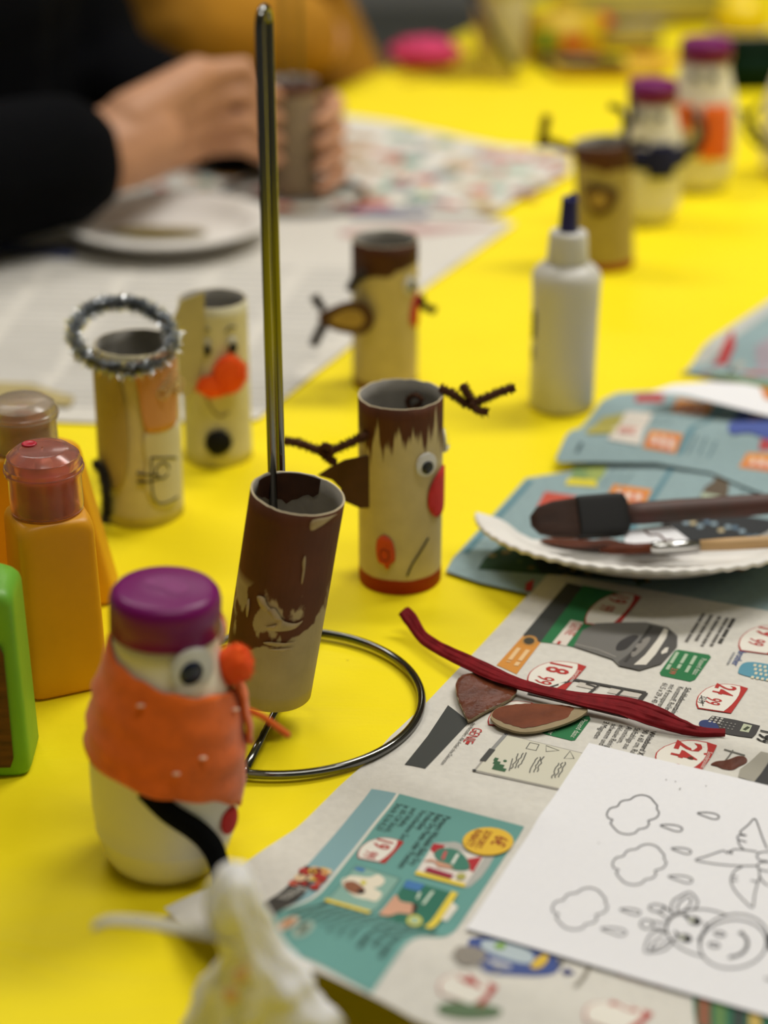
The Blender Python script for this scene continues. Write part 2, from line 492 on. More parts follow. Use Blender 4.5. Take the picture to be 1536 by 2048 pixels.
# ------------------------------------------------------------------ newspapers
PA = math.radians(-114.4)
pu = Vector((math.cos(PA), math.sin(PA))); pw = Vector((-pu.y, pu.x)); po = G(690, 1560).xy
def UW(x, y):
    d = Vector((x, y)) - po; return d.dot(pu), d.dot(pw)
def pageXY(u, w): return po + pu * u + pw * w
def H_front(x, y):
    u, w = UW(x, y)
    z = 0.0030
    c = u - (-0.004 + 0.028 * w)                              # fold between two pages
    z += 0.0016 * math.exp(-(c / 0.008) ** 2) * (1 - smooth01((w - 0.075) / 0.03)) - 0.0006 * math.exp(-((c - 0.016) / 0.009) ** 2) * (1 - smooth01((w - 0.075) / 0.03))
    z += 0.028 * smooth01((u - 0.074) / 0.055) * smooth01((w + 0.035) / 0.10) * (1 - 0.5 * smooth01((w - 0.08) / 0.1))
    c2 = u - (-0.088 + 0.06 * (w - 0.12))                     # pushed up wrinkle near the ribbon's end
    z += 0.0036 * math.exp(-(c2 / 0.008) ** 2) * smooth01((w - 0.10) / 0.03)
    z += 0.0005 * noise.noise(Vector((x * 18, y * 18, 2)))
    e = smooth01((0.030 - w) / 0.028) * (1 - smooth01((u - 0.03) / 0.04))
    return max(0.0003, z * (1 - 0.85 * e))
def news_mat(name, rgb, dots=0.05):
    return mat(name, rgb, 0.85, var=dots, vscale=260, bump=0.25, bscale=420, spec=0.2)
m_news = news_mat('newsprint', (211, 208, 200))
m_teal = news_mat('teal_newsprint', (142, 164, 168), 0.07)
m_news2 = news_mat('pale_newsprint', (212, 208, 200))

Pf = Print(H_front, PA)
left_edge = [(1095, 1150), (1040, 1208), (952, 1302), (849, 1410), (780, 1474), (740, 1520), (675, 1577), (591, 1659), (500, 1720), (420, 1775)]
outline = [Pf.at(*p) for p in left_edge] + [pageXY(0.112, -0.022), pageXY(0.128, 0.002), pageXY(0.140, 0.03), pageXY(0.150, 0.06), pageXY(0.157, 0.10), pageXY(0.157, 0.30), pageXY(-0.222, 0.30), pageXY(-0.219, 0.12)]
c0 = pageXY(-0.04, 0.12); news = thing('newspaper', 'flat newspaper supplement of office goods offers under the white drawing', 'newspaper', (c0.x, c0.y, 0.003))
part('sheet', sheet_mesh('sheet', outline, H_front, m_news, news.location), news)
GREEN = (46, 116, 72); DGREY = (66, 68, 66); RED = (176, 52, 48); BLK = (44, 43, 42); WHT = (224, 220, 210)
Pf.poly([(1134, 1167), (1166, 1174), (1081, 1286), (1046, 1272)], DGREY)
Pf.poly([(1046, 1273), (1081, 1287), (1033, 1350), (993, 1332)], (206, 140, 62))
Pf.disc(1059, 1283, 16, 10, (190, 140, 76), 1); Pf.disc(1058, 1284, 11, 7, (70, 66, 54), 2)
Pf.greek(Pf.at(1052, 1301), 2, .018, .0046, .0034, (226, 190, 140), 2)
Pf.build('footer_band', news)
Pf.poly([(896, 1412), (938, 1446), (904, 1482), (850, 1539), (809, 1531), (855, 1474)], DGREY)
Pf.text(945, 1447, 'des Herstellers. Alle Artikel ohne Dekoration', 0.0027, BLK, 1, 0.74)
Pf.build('footer_band', news)
Pf.poly([(1166, 1172), (1277, 1193), (1240, 1228), (1198, 1253), (1147, 1296), (1120, 1290), (1081, 1286)], GREEN)
Pf.poly([(1142, 1242), (1167, 1247), (1132, 1294), (1104, 1288)], (218, 208, 198), 1)
Pf.text(1147, 1246, 'GENIE', 0.0070, (188, 80, 74), 2, 0.72); Pf.poly([(1117, 1284), (1123, 1285), (1119, 1291), (1113, 1290)], RED, 2)
Pf.build('green_panel', news)
Pf.badge((1283, 1196), (1243, 1259), (1168, 1237), '19', '99', None)
Pf.build('price_badge', news)
# laminator picture
Pf.poly([(1147, 1296), (1165, 1264), (1192, 1250), (1250, 1248), (1292, 1248), (1335, 1258), (1355, 1275), (1354, 1296), (1322, 1331), (1279, 1344), (1238, 1335), (1225, 1322)], (112, 110, 106), 5)
Pf.poly([(1298, 1253), (1336, 1262), (1354, 1278), (1353, 1296), (1322, 1330), (1279, 1343), (1240, 1335), (1236, 1328), (1285, 1290)], (84, 82, 80), 6)
Pf.poly([(1232, 1304), (1236, 1290), (1252, 1279), (1268, 1274), (1277, 1277), (1266, 1289), (1250, 1303)], (58, 56, 56), 6, 4)
Pf.poly([(1262, 1312), (1276, 1290), (1296, 1278), (1300, 1284), (1286, 1303), (1268, 1318)], (132, 128, 122), 7, 4)
Pf.line([(1250, 1328), (1272, 1300), (1302, 1256)], 0.0016, (66, 64, 62), 7)
Pf.poly([(1328, 1261), (1336, 1264), (1332, 1280), (1311, 1313), (1292, 1334), (1267, 1334), (1290, 1314), (1314, 1284)], (214, 209, 198), 7)
Pf.poly([(1330, 1300), (1337, 1299), (1334, 1309), (1323, 1313), (1322, 1308)], (214, 209, 198), 7)
Pf.line([(1150, 1292), (1196, 1303), (1232, 1318)], 0.0008, (150, 147, 140), 6)
Pf.build('laminator_picture', news)
# blurred type and green tags
Pf.greek(Pf.at(1464, 1238), 1, 0.030, 0.0046, 0.0032, (70, 68, 64))
Pf.greek(Pf.at(1452, 1237), 4, 0.034, 0.0040, 0.0026, (106, 103, 98))
Pf.build('text_block', news)
Pf.poly([(1357, 1301), (1418, 1311), (1422, 1316), (1390, 1361), (1380, 1365), (1322, 1353), (1319, 1347), (1350, 1303)], GREEN)
Pf.text(1403, 1318, 'Passend dazu:', 0.0038, (206, 214, 196)); Pf.greek(Pf.at(1388, 1313), 3, 0.018, 0.0044, 0.0026, (170, 190, 164))
Pf.text(1344, 1338, '3,99', 0.0042, (214, 110, 100), 2)
Pf.build('green_tag', news)
Pf.poly([(1085, 1438), (1178, 1433), (1181, 1441), (1150, 1482), (1143, 1483), (1090, 1470), (1075, 1462)], GREEN)
Pf.text(1165, 1439, 'Passend dazu:', 0.0038, (206, 214, 196)); Pf.text(1108, 1450, 'Marker', 0.0038, (206, 214, 196))
Pf.build('green_tag', news)
Pf.badge((1583, 1262), (1545, 1312), (1479, 1284), '19', '99'); Pf.build('price_badge', news)
Pf.text(1478, 1303, 'brother', 0.0052, (62, 84, 140), 1, 0.9, 0.01); Pf.greek(Pf.at(1466, 1306), 1, 0.014, 0.004, 0.0018, (150, 150, 150))
Pf.build('brand_mark', news)
Pf.poly([(1476, 1345), (1484, 1330), (1506, 1326), (1560, 1335), (1600, 1345), (1596, 1372), (1536, 1364), (1500, 1356), (1480, 1350)], (92, 148, 168), 1, 3)
for i in range(7):
    for j in range(4):
        x = 1508 + i * 10 + j * 1.0 - 8 * (j == 3); y = 1330 + j * 8 + i * 1.7
        Pf.poly([(x, y), (x + 5.5, y + 1), (x + 3.5, y + 5.5), (x - 2, y + 4.5)], (214, 206, 180), 2)
Pf.build('phone_picture', news)
Pf.badge((1173, 1335), (1139, 1384), (1056, 1354), '18', '99', 'Sonderposten'); Pf.build('price_badge', news)
# drawer frame picture
K = (70, 68, 66)
for (p, q_, wd) in [((1056, 1388), (1258, 1436), .0022), ((1150, 1362), (1292, 1388), .0020), ((1292, 1388), (1252, 1436), .0022), ((1150, 1362), (1066, 1388), .0014),
                   ((1200, 1371), (1150, 1412), .0012), ((1248, 1380), (1200, 1424), .0012), ((1100, 1378), (1132, 1407), .0012), ((1172, 1370), (1190, 1376), .0012)]:
    Pf.line([p, q_], wd, K, 3)
Pf.line([(1110, 1386), (1270, 1412)], .0014, (120, 118, 112), 2)
Pf.poly([(1160, 1366), (1200, 1374), (1192, 1382), (1152, 1374)], (196, 190, 180), 1); Pf.poly([(1222, 1378), (1284, 1390), (1276, 1398), (1214, 1387)], (196, 190, 180), 1)
Pf.build('rack_picture', news)
t = [(1373, 1376, 'Schubladencontainer', .0038, .014), (1358, 1374, 'Kunststoff, Rollen mit M', .0038, 0), (1342, 1370, 'mit 4 transparenten S', .0038, 0), (1327, 1367, '61,5 x 29 x 40 cm', .0038, 0)]
for x, y, s_, z_, b_ in t: Pf.text(x - 1, y, s_, z_, BLK, 1, 0.86, b_)
Pf.build('text_block', news)
Pf.badge((1496, 1379), (1462, 1429), (1392, 1404), '24', '99', None, '32,99'); Pf.build('price_badge', news)
# desk calculator picture
Pf.poly([(1410, 1447), (1424, 1434), (1470, 1442), (1520, 1454), (1512, 1470), (1504, 1478), (1460, 1472), (1420, 1462)], (70, 68, 68), 2)
Pf.poly([(1398, 1448), (1406, 1443), (1422, 1444), (1436, 1454), (1436, 1464), (1424, 1462), (1402, 1456)], (56, 66, 108), 3, 3)
Pf.poly([(1487, 1450), (1504, 1454), (1497, 1468), (1479, 1465)], (180, 186, 160), 3)
Pf.line([(1497, 1457), (1488, 1463)], .0014, (70, 76, 60), 4)
for i in range(3):
    for j in range(3):
        Pf.poly([(1424 + i * 9 - j * 3, 1436 + i * 1.6 + j * 4.2), (1429 + i * 9 - j * 3, 1437 + i * 1.6 + j * 4.2), (1427 + i * 9 - j * 3, 1439.5 + i * 1.6 + j * 4.2), (1422 + i * 9 - j * 3, 1438.5 + i * 1.6 + j * 4.2)], (190, 186, 180), 4)
for i in range(12):
    Pf.disc(1446 + (i % 4) * 8 - (i // 4) * 3, 1447 + (i % 4) * 1.6 + (i // 4) * 5, 2, 1.4, (130, 128, 124), 4, 6)
Pf.build('calculator_picture', news)
Pf.text(1523, 1459, '199', 0.0105, BLK, 3, 0.8, 0.012); Pf.build('price_text', news)
Pf.badge((1434, 1493), (1398, 1545), (1309, 1517), '24', '99', 'Sonderposten'); Pf.build('price_badge', news)
t = [(1302, 1464, 'Whiteboard XXL', .0038, .014), (1288, 1461, '90 x 60 cm, Rahmen', .0038, 0), (1271, 1457, 'Stiftablage aus', .0038, 0), (1255, 1454, 'Aluminium,', .0038, 0),
     (1240, 1451, 'inklusive Reinigung', .0038, 0), (1225, 1449, 'schwamm und', .0038, 0), (1209, 1444, '3 Magneten', .0038, 0)]
for x, y, s_, z_, b_ in t: Pf.text(x - 1, y, s_, z_, BLK, 1, 0.86, b_)
Pf.build('text_block', news)
Pf.badge((1075, 1412), (1040, 1462), (975, 1440), '', None); Pf.text(948, 1456, 'GENIE', 0.0066, (180, 56, 54), 1, 0.72); Pf.poly([(934, 1484), (940, 1486), (936, 1491), (930, 1489)], RED, 1)
Pf.build('price_badge', news)
# whiteboard picture
Pf.poly([(1008, 1470), (1200, 1516), (1130, 1585), (945, 1545)], (158, 154, 146), 1)
Pf.poly([(1011, 1472), (1196, 1517), (1126, 1581), (952, 1543)], (206, 203, 186), 2)
Pf.line([(985, 1501), (965, 1525)], .0028, (74, 74, 72), 3); Pf.line([(1012, 1471), (985, 1501)], .0018, (140, 140, 138), 3)
Pf.poly([(944, 1542), (950, 1541), (953, 1545), (947, 1546)], (60, 60, 60), 3); Pf.poly([(1008, 1469), (1014, 1469), (1017, 1472), (1010, 1473)], (60, 60, 60), 3)
for k, (x, y, l) in enumerate([(988, 1521, 8), (987, 1527, 13), (988, 1532, 20), (985, 1538, 27)]):
    Pf.line([(x, y), (x + l * .98, y + l * .22)], .0026, (62, 98, 70), 3)
Pf.disc(1010, 1525, 4, 2.5, (62, 98, 70), 3, 8)
Pf.line([(1025, 1520), (1018, 1545)], .0005, (90, 90, 88), 3)
rg = random.Random(5)
for (x, y) in [(1052, 1508), (1088, 1516), (1132, 1527)]:
    for j in range(3):
        pts = [(x - j * 7 + k * -2.2 + rg.uniform(-2, 2), y + j * 1 + k * 4.4) for k in range(8)]
        Pf.line(pts, .0005, (84, 84, 80), 3, False, 3)
for sq in ([(1060, 1488), (1078, 1492), (1072, 1504), (1052, 1500)], [(1092, 1494), (1118, 1504), (1092, 1506)], [(1128, 1520), (1140, 1505), (1148, 1520)]):
    Pf.line(sq, .0005, (100, 100, 96), 3, True)
Pf.build('whiteboard_picture', news)
# shelf picture under the sheet's right corner
Pf.poly([(1480, 1540), (1522, 1505), (1545, 1510), (1508, 1566), (1476, 1556)], (160, 156, 144), 1)
Pf.poly([(1508, 1566), (1545, 1512), (1600, 1530), (1600, 1600)], (66, 66, 66), 1)
Pf.line([(1448, 1500), (1490, 1512)], .0006, (110, 108, 102), 1); Pf.line([(1466, 1502), (1448, 1526)], .0006, (110, 108, 102), 1)
Pf.build('shelf_picture', news)
# ---- lower page: teal advertisement
TEAL = (104, 156, 150)
def plane_uw(pts): return [pageXY(u, w) for u, w in pts]
Pf.wpoly(plane_uw([(.0045, .0145), (.0052, .0262), (.1375, .0262), (.1330, .0145)]), (130, 166, 172), 0)
Pf.wpoly(plane_uw([(.0052, .0275), (.0058, .083), (.1530, .083), (.1385, .0275)]), TEAL, 0)
Pf.wpoly(plane_uw([(.0052, .0262), (.0053, .0275), (.1385, .0275), (.1375, .0262)]), (216, 214, 204), 0)
Pf.build('advert_panel', news)
T2 = (44, 62, 60)
for x, y, s_, b_ in [(893, 1633, 'Pampers Windeln Baby Dry', .012), (878, 1629, 'Baby Dry Pants oder Premium', .012), (862, 1625, 'Protection', .012),
                     (846, 1621, 'Verschiedene Sorten', 0), (828, 1617, 'und Inhalte,', 0), (813, 1612, 'je 60-124 Stück,', 0), (797, 1608, 'Stück: 0,16-0,33', 0)]:
    Pf.text(x - 3, y, s_, .0040, T2, 1, 0.82, b_)
Pf.build('text_block', news)
Pf.badge((808, 1687), (775, 1731), (713, 1710), '19', '99'); Pf.build('price_badge', news)
Pf.disc(976, 1688, 51, 28, (226, 184, 62), 8)
Pf.text(993, 1676, '6€', .0080, (150, 62, 40), 9, .8, .015); Pf.text(972, 1666, 'SOFORT-', .0043, (150, 62, 40), 9, .8, .012); Pf.text(953, 1664, 'RABATT', .0043, (150, 62, 40), 9, .8, .012)
Pf.build('discount_badge', news)
# nappy packs
Pf.poly([(869, 1688), (910, 1686), (990, 1713), (978, 1735), (962, 1757), (940, 1776), (928, 1778), (830, 1748)], (176, 176, 170), 1)
Pf.poly([(867, 1690), (968, 1718), (932, 1770), (834, 1745)], (222, 214, 206), 2)
Pf.poly([(867, 1690), (890, 1694), (884, 1706), (870, 1712), (860, 1702)], (176, 50, 56), 3); Pf.poly([(965, 1716), (930, 1722), (936, 1740), (946, 1748)], (176, 50, 56), 3)
Pf.poly([(868, 1712), (884, 1700), (915, 1704), (934, 1722), (938, 1742), (910, 1744), (884, 1732)], (70, 126, 108), 4, 4)
Pf.poly([(889, 1706), (895, 1707), (888, 1724), (882, 1722)], (196, 90, 90), 5); Pf.line([(916, 1712), (904, 1732)], .0012, (220, 224, 214), 5)
Pf.poly([(846, 1726), (868, 1728), (876, 1738), (908, 1742), (900, 1734), (862, 1722)], (200, 150, 124), 5)
Pf.line([(852, 1742), (904, 1758)], .0032, (150, 46, 66), 5); Pf.poly([(834, 1745), (932, 1771), (928, 1778), (829, 1752)], (226, 202, 74), 4)
Pf.disc(922, 1757, 10, 7, (170, 166, 90), 5, 10)
Pf.build('nappy_pack_picture', news)
Pf.poly([(713, 1733), (800, 1760), (742, 1828), (652, 1802)], (134, 172, 160), 2); Pf.line([(713, 1733), (800, 1760), (742, 1828), (652, 1802)], .0005, (90, 130, 120), 3, True)
Pf.poly([(682, 1768), (700, 1755), (738, 1758), (756, 1752), (770, 1764), (760, 1776), (748, 1780), (764, 1790), (752, 1806), (734, 1802), (708, 1796)], (224, 216, 196), 3, 3)
Pf.poly([(688, 1770), (706, 1766), (726, 1778), (730, 1788), (714, 1792), (694, 1784)], (140, 92, 68), 4, 3); Pf.disc(722, 1787, 8, 5, (54, 40, 36), 5, 10)
Pf.poly([(714, 1736), (731, 1741), (726, 1748), (708, 1742)], (74, 124, 172), 3); Pf.poly([(652, 1800), (742, 1826), (738, 1832), (649, 1806)], (226, 202, 74), 4)
Pf.disc(727, 1769, 6, 5, (206, 196, 80), 4, 10)
Pf.build('nappy_pack_picture', news)
Pf.poly([(814, 1762), (916, 1792), (900, 1822), (862, 1866), (846, 1864), (756, 1834)], (52, 112, 94), 2); Pf.poly([(814, 1763), (850, 1772), (838, 1786), (806, 1778)], (72, 120, 176), 3)
Pf.poly([(758, 1830), (790, 1794), (800, 1806), (828, 1812), (834, 1822), (822, 1832), (796, 1830), (776, 1836)], (206, 158, 132), 4, 3); Pf.poly([(826, 1810), (836, 1814), (832, 1828), (824, 1832)], (64, 46, 40), 5)
Pf.line([(866, 1786), (846, 1812)], .0012, (196, 214, 196), 4); Pf.line([(840, 1788), (834, 1802)], .001, (196, 214, 196), 4)
Pf.poly([(903, 1786), (916, 1790), (862, 1862), (848, 1858)], (226, 202, 74), 4); Pf.poly([(904, 1806), (916, 1818), (894, 1846), (880, 1842)], (222, 218, 206), 3)
Pf.disc(829, 1846, 16, 12, (200, 196, 84), 5, 12); Pf.disc(829, 1846, 10, 7, (160, 186, 160), 6, 12)
Pf.build('nappy_pack_picture', news)
rg = random.Random(9)
Pf.greek(pageXY(.086, .033), 1, .036, .004, .0036, (48, 74, 70), 1, rg)
Pf.greek(pageXY(.082, .038 + .0005), 1, .044, .004, .0024, (60, 92, 88), 1, rg, .1)
for k in range(6): Pf.greek(pageXY(.084, .0425 + k * .0042), 1, .048, .004, .0024, (60, 92, 88), 1, rg, .15)
for k in range(3): Pf.greek(pageXY(.086, .0685 + k * .0044), 1, .050, .004, .0032, (48, 74, 70), 1, rg, .15)
Pf.build('text_block', news)
# dark label with fruit picture
Pf.poly([(611, 1733), (637, 1741), (549, 1838), (528, 1808)], (62, 60, 58), 1)
Pf.text(590, 1772, 'Prima', .0085, (170, 168, 160), 2, .75, .012); fq = Pf.at(615, 1757)
for k in range(26):
    q_ = fq + pu * rg.uniform(-.006, .006) + pw * rg.uniform(-.004, .006); rr = rg.uniform(.0012, .0026); col = rg.choice([(168, 52, 46), (196, 96, 74), (214, 186, 150), (206, 170, 70), (120, 40, 40), (64, 56, 52)])
    Pf.wpoly([q_ + Vector((math.cos(a * .7) * rr, math.sin(a * .7) * rr)) for a in range(9)], col, 3 + k % 5)
for (a, b, ca) in [(577, 1850, (214, 190, 168)), (607, 1861, (168, 186, 172))]:
    q_ = Pf.at(a, b); Pf.wpoly([q_ + pu * math.cos(k * .45) * .0052 + pw * math.sin(k * .45) * .0034 for k in range(14)], ca, 2)
    Pf.wpoly([q_ + pu * math.cos(k * .45) * .0034 + pw * math.sin(k * .45) * .0018 for k in range(14)], (190, 130, 84) if b < 1855 else (96, 110, 96), 3)
Pf.build('fruit_label', news)
# detergent bottle and prices at the near edge
Pf.poly([(936, 1888), (948, 1878), (1000, 1880), (1062, 1896), (1100, 1912), (1120, 1930), (1108, 1950), (1070, 1958), (1010, 1954), (966, 1944), (938, 1916)], (66, 84, 142), 1, 3)
Pf.disc(940, 1918, 33, 20, (138, 132, 124), 2); Pf.poly([(966, 1884), (1030, 1894), (1066, 1912), (1056, 1932), (1010, 1924), (970, 1906)], (176, 190, 196), 2, 3)
Pf.poly([(1060, 1940), (1072, 1920), (1092, 1912), (1096, 1924), (1076, 1942)], (214, 180, 66), 3, 3); Pf.poly([(976, 1926), (1020, 1938), (1022, 1946), (982, 1936)], (196, 198, 200), 3)
Pf.disc(1000, 1896, 12, 7, (130, 168, 84), 4, 10); Pf.poly([(1122, 1946), (1134, 1938), (1150, 1950), (1130, 1954)], (64, 70, 120), 2)
Pf.line([(1184, 1922), (1150, 1978)], .0016, (136, 130, 118), 1); Pf.greek(pageXY(.0795, .124), 1, .008, .004, .003, (90, 86, 80), 1)
Pf.build('detergent_picture', news)
Pf.badge((996, 1977), (961, 2022), (866, 1990), '4', None); Pf.build('price_badge', news)
Pf.poly([(880, 2012), (930, 2006), (1000, 2020), (990, 2036), (930, 2040), (880, 2030)], (96, 118, 88), 2, 3); Pf.build('vegetable_picture', news)
for k in range(4): Pf.greek(pageXY(.104, .098 + k * .0050), 1, .02, .004, .0022, (150, 146, 136), 1, rg, .2)
Pf.build('text_block', news)
Pf.badge((1345, 1960), (1328, 1980), (1236, 1940), '', None); Pf.badge((1307, 2031), (1270, 2080), (1158, 2040), '2', None); Pf.build('price_badge', news)
Pf.poly([(1384, 1978), (1700, 2040), (1690, 2120), (1400, 2120)], (52, 104, 80), 1)
for k, (x, col) in enumerate([(1408, (140, 92, 70)), (1440, (96, 130, 80)), (1478, (60, 70, 66)), (1510, (190, 164, 90)), (1560, (80, 84, 80))]):
    Pf.poly([(x - 12, 1998 + k * 6), (x + 12, 2003 + k * 6), (x + 12, 2060 + k * 6), (x - 12, 2055 + k * 6)], col, 2)
Pf.build('grocery_picture', news)

# brown paint smear dropped on the paper
def blob(pxs, Hf, dz, thick, m, name, parent=None, off=None, bumpy=0.0):
    pts = catmull([(*q.xy, 0) for q in [G(x, y, 0.003) for x, y in pxs]], 5, True)
    cx = sum((p for p in pts), Vector()) / len(pts); V, Fc = [], []; n = len(pts); rings = 5
    for k in range(rings + 1):
        t = k / rings
        for p in pts:
            q = p.lerp(cx, t); zz = Hf(q.x, q.y) + dz + thick * math.sin(min(1, t * 2.2) * PI / 2) + (bumpy * noise.noise(q * 240) if k else 0)
            V.append(Vector((q.x, q.y, zz)))
    for k in range(rings):
        for i in range(n):
            j = (i + 1) % n; Fc.append((k * n + i, k * n + j, (k + 1) * n + j, (k + 1) * n + i))
    off = off if off is not None else Vector((cx.x, cx.y, Hf(cx.x, cx.y)))
    return setmesh(name, V, Fc, m, off=off), off
m_paint = mat('brown_paint', (92, 44, 24), 0.5, var=0.25, vscale=120, bump=0.5, bscale=260, spec=0.2)
me, off = blob([(1421, 1532), (1432, 1526), (1452, 1525), (1474, 1521), (1490, 1524), (1493, 1531), (1478, 1537), (1464, 1543), (1446, 1541), (1434, 1536)], H_front, 0.0005, 0.0006, m_paint, 'paint_smear', bumpy=.0004)
sm = part('paint_smear', me); sm.location = off; tag(sm, 'smear of dark brown paint on the newspaper by the white drawing', 'paint smear')
me, off = blob([(1373, 1520), (1380, 1517), (1387, 1519), (1386, 1524), (1378, 1523)], H_front, 0.0007, 0.0004, m_paint, 'paint_smear')
sm = part('paint_smear', me); sm.location = off; tag(sm, 'tiny drop of brown paint on a red price badge', 'paint smear')

# ------------------------------------------------------------------ white colouring page
m_paper = mat('white_paper', (232, 232, 236), 0.7, var=0.015, vscale=500, bump=0.12, bscale=900, spec=0.25)
def H_sheet(x, y): return H_front(x, y) + 0.0016
Ps = Print(H_sheet, PA, 0.008, 0.00042)
s_tl, s_bl, s_tr, s_br = Ps.at(1178, 1487), Ps.at(932, 1858), Ps.at(1536, 1572), Ps.at(1536, 2005)
ex = (s_tr - s_tl).normalized(); LONG = 0.21
sh_out = [s_tl, s_bl, s_bl + ex * LONG, s_tl + ex * LONG]
c1 = (sh_out[0] + sh_out[2]) / 2
page = thing('colouring_page', 'white page with a line drawing of a giraffe, clouds and raindrops', 'drawing', (c1.x, c1.y, 0.004))
part('sheet', sheet_mesh('sheet', sh_out, H_sheet, m_paper, page.location, 0.008, 0.0003), page)
LK = (62, 62, 64); LW = 0.00055
def z2(x, y): return (1080 + x / 3.3684, 1560 + y / 3.3684)
def Z(pts): return [z2(*p) for p in pts]
cloud = [(605, 138), (640, 115), (690, 106), (740, 122), (770, 155), (790, 180), (786, 200), (802, 228), (780, 262), (728, 280), (735, 300), (712, 328), (664, 338), (640, 362), (588, 372), (535, 360),
         (510, 340), (490, 318), (474, 294), (490, 274), (460, 262), (450, 232), (475, 195), (520, 184), (540, 155), (570, 142)]
for (dx, dy, k) in [(0, 0, 1.0), (38, 332, 1.03), (-368, 626, 1.06)]:
    pts = [((x - 450) * k + 450 + dx, (y - 106) * k + 106 + dy) for x, y in cloud]
    Ps.line(Z(pts), LW, LK, 0, True, 3); Ps.build('cloud_drawing', page)
for (x, y, l) in [(1060, 230, 145), (810, 312, 148), (885, 468, 132), (865, 656, 160), (540, 878, 134), (412, 1008, 166)]:
    pts = [(x, y), (x + l * .35, y - l * .04), (x + l * .75, y), (x + l * .97, y + l * .10), (x + l, y + l * .18), (x + l * .93, y + l * .26), (x + l * .72, y + l * .27), (x + l * .42, y + l * .17)]
    Ps.line(Z(pts), LW, LK, 0, True, 4); Ps.build('raindrop_drawing', page)
# palm leaves
for pts in ([(1530, 470), (1500, 400), (1465, 300), (1452, 272), (1436, 270), (1400, 310), (1345, 360), (1390, 380), (1340, 378), (1332, 405), (1392, 424), (1338, 412), (1345, 445), (1372, 474)],
            [(1465, 490), (1390, 478), (1300, 474), (1290, 505), (1275, 482), (1262, 500), (1240, 482), (1210, 488), (1120, 520), (1046, 545), (1120, 562), (1220, 576), (1340, 584), (1470, 584)],
            [(1362, 590), (1315, 615), (1288, 660), (1290, 705), (1320, 760), (1380, 825), (1420, 860), (1436, 856), (1445, 780), (1465, 700), (1478, 660), (1474, 600)],
            [(1288, 655), (1330, 658)], [(1292, 682), (1330, 685)], [(1420, 682), (1465, 692)], [(1478, 650), (1500, 690), (1540, 720)],
            [(1540, 492), (1500, 490), (1465, 505), (1462, 525), (1480, 545), (1540, 555)], [(1540, 560), (1490, 560), (1465, 580), (1470, 600), (1500, 615), (1545, 622)],
            [(1545, 480), (1600, 420), (1700, 380), (1640, 470), (1560, 500)], [(1545, 560), (1650, 570), (1760, 575)], [(1545, 600), (1650, 610), (1760, 616)]):
    Ps.line(Z(pts), LW, LK, 0, False, 4)
Ps.build('palm_drawing', page)
# giraffe
def ell(cx, cy, rx, ry, rot=0, n=36, a0=0, a1=360):
    r = math.radians(rot); out = []
    for k in range(n + 1):
        a = math.radians(a0 + (a1 - a0) * k / n); x, y = rx * math.cos(a), ry * math.sin(a)
        out.append((cx + x * math.cos(r) - y * math.sin(r), cy + x * math.sin(r) + y * math.cos(r)))
    return out
g = []
g.append(ell(1300, 1112, 225, 162, -6))
g.append(ell(1308, 1080, 228, 170, -8, 30, 180, 372))
g.append([(1108, 1195), (1040, 1180), (960, 1145), (890, 1095), (858, 1040), (850, 990), (875, 935), (940, 895), (1020, 880), (1100, 876), (1180, 890), (1255, 915)])
g.append([(895, 1095), (860, 1050), (850, 1000), (880, 940), (930, 912), (985, 910), (1000, 935)]); g.append([(880, 1085), (940, 1070), (960, 1050)])
g.append([(890, 905), (882, 860), (900, 815), (950, 785), (1008, 760), (1050, 800), (1062, 835), (1045, 870), (1010, 885)])
g.append([(925, 890), (925, 860), (945, 825), (1000, 790), (1018, 830), (990, 870), (960, 890)])
g.append([(888, 905), (830, 850)]); g.append([(868, 945), (795, 895)]); g.append(ell(785, 868, 50, 24, 5))
g.append([(850, 975), (760, 958)]); g.append([(848, 1018), (760, 1005)]); g.append(ell(718, 978, 42, 30, 5))
g.append([(845, 1040), (790, 1020), (735, 1060), (715, 1110), (706, 1164), (770, 1166), (840, 1150), (880, 1115), (892, 1090)])
g.append([(830, 1060), (780, 1085), (755, 1120), (740, 1155), (800, 1130), (850, 1100), (868, 1085)])
g.append([(1110, 965), (1120, 1000), (1100, 1020)]); g.append([(1075, 1060), (1068, 1090), (1085, 1110)])
for q_ in g: Ps.line(Z(q_), LW * 1.15, LK, 0, False, 2)
g2 = [(1340, 1042), (1368, 1030), (1360, 1040), (1390, 1075), (1396, 1120), (1370, 1165), (1320, 1192), (1285, 1196), (1290, 1205), (1272, 1196)]
Ps.line(Z(g2), LW * 2.2, (80, 80, 82), 0, False, 4)
for (x, y) in [(1210, 1043), (1172, 1118)]: Ps.line(Z(ell(x, y, 34, 15, 10)), LW * 1.6, (120, 120, 122), 0)
for (x, y) in [(1040, 955), (978, 1072)]:
    Ps.poly(Z(ell(x, y, 46, 27, 15, 20)), (40, 40, 42), 1); Ps.poly(Z(ell(x - 20, y, 20, 15, 10, 14)), (210, 212, 200), 2); Ps.line(Z([(x - 40, y - 10), (x - 70, y - 45)]), LW * 2, (50, 50, 52), 1)
Ps.poly(Z([(1528, 1060), (1560, 1040), (1580, 1160), (1535, 1150)]), (44, 44, 46), 1)
Ps.build('giraffe_drawing', page)
Ps.line(Z([(1515, 1340), (1545, 1352), (1580, 1350)]), LW * 2, (110, 110, 112), 0, False, 3)
for (x, y) in [(850, 4), (912, 16), (945, 62), (940, 70), (395, 430), (1118, 46)]: Ps.poly(Z(ell(x, y, 5, 3, 20, 8)), (150, 148, 148), 0)
Ps.build('pencil_marks', page)

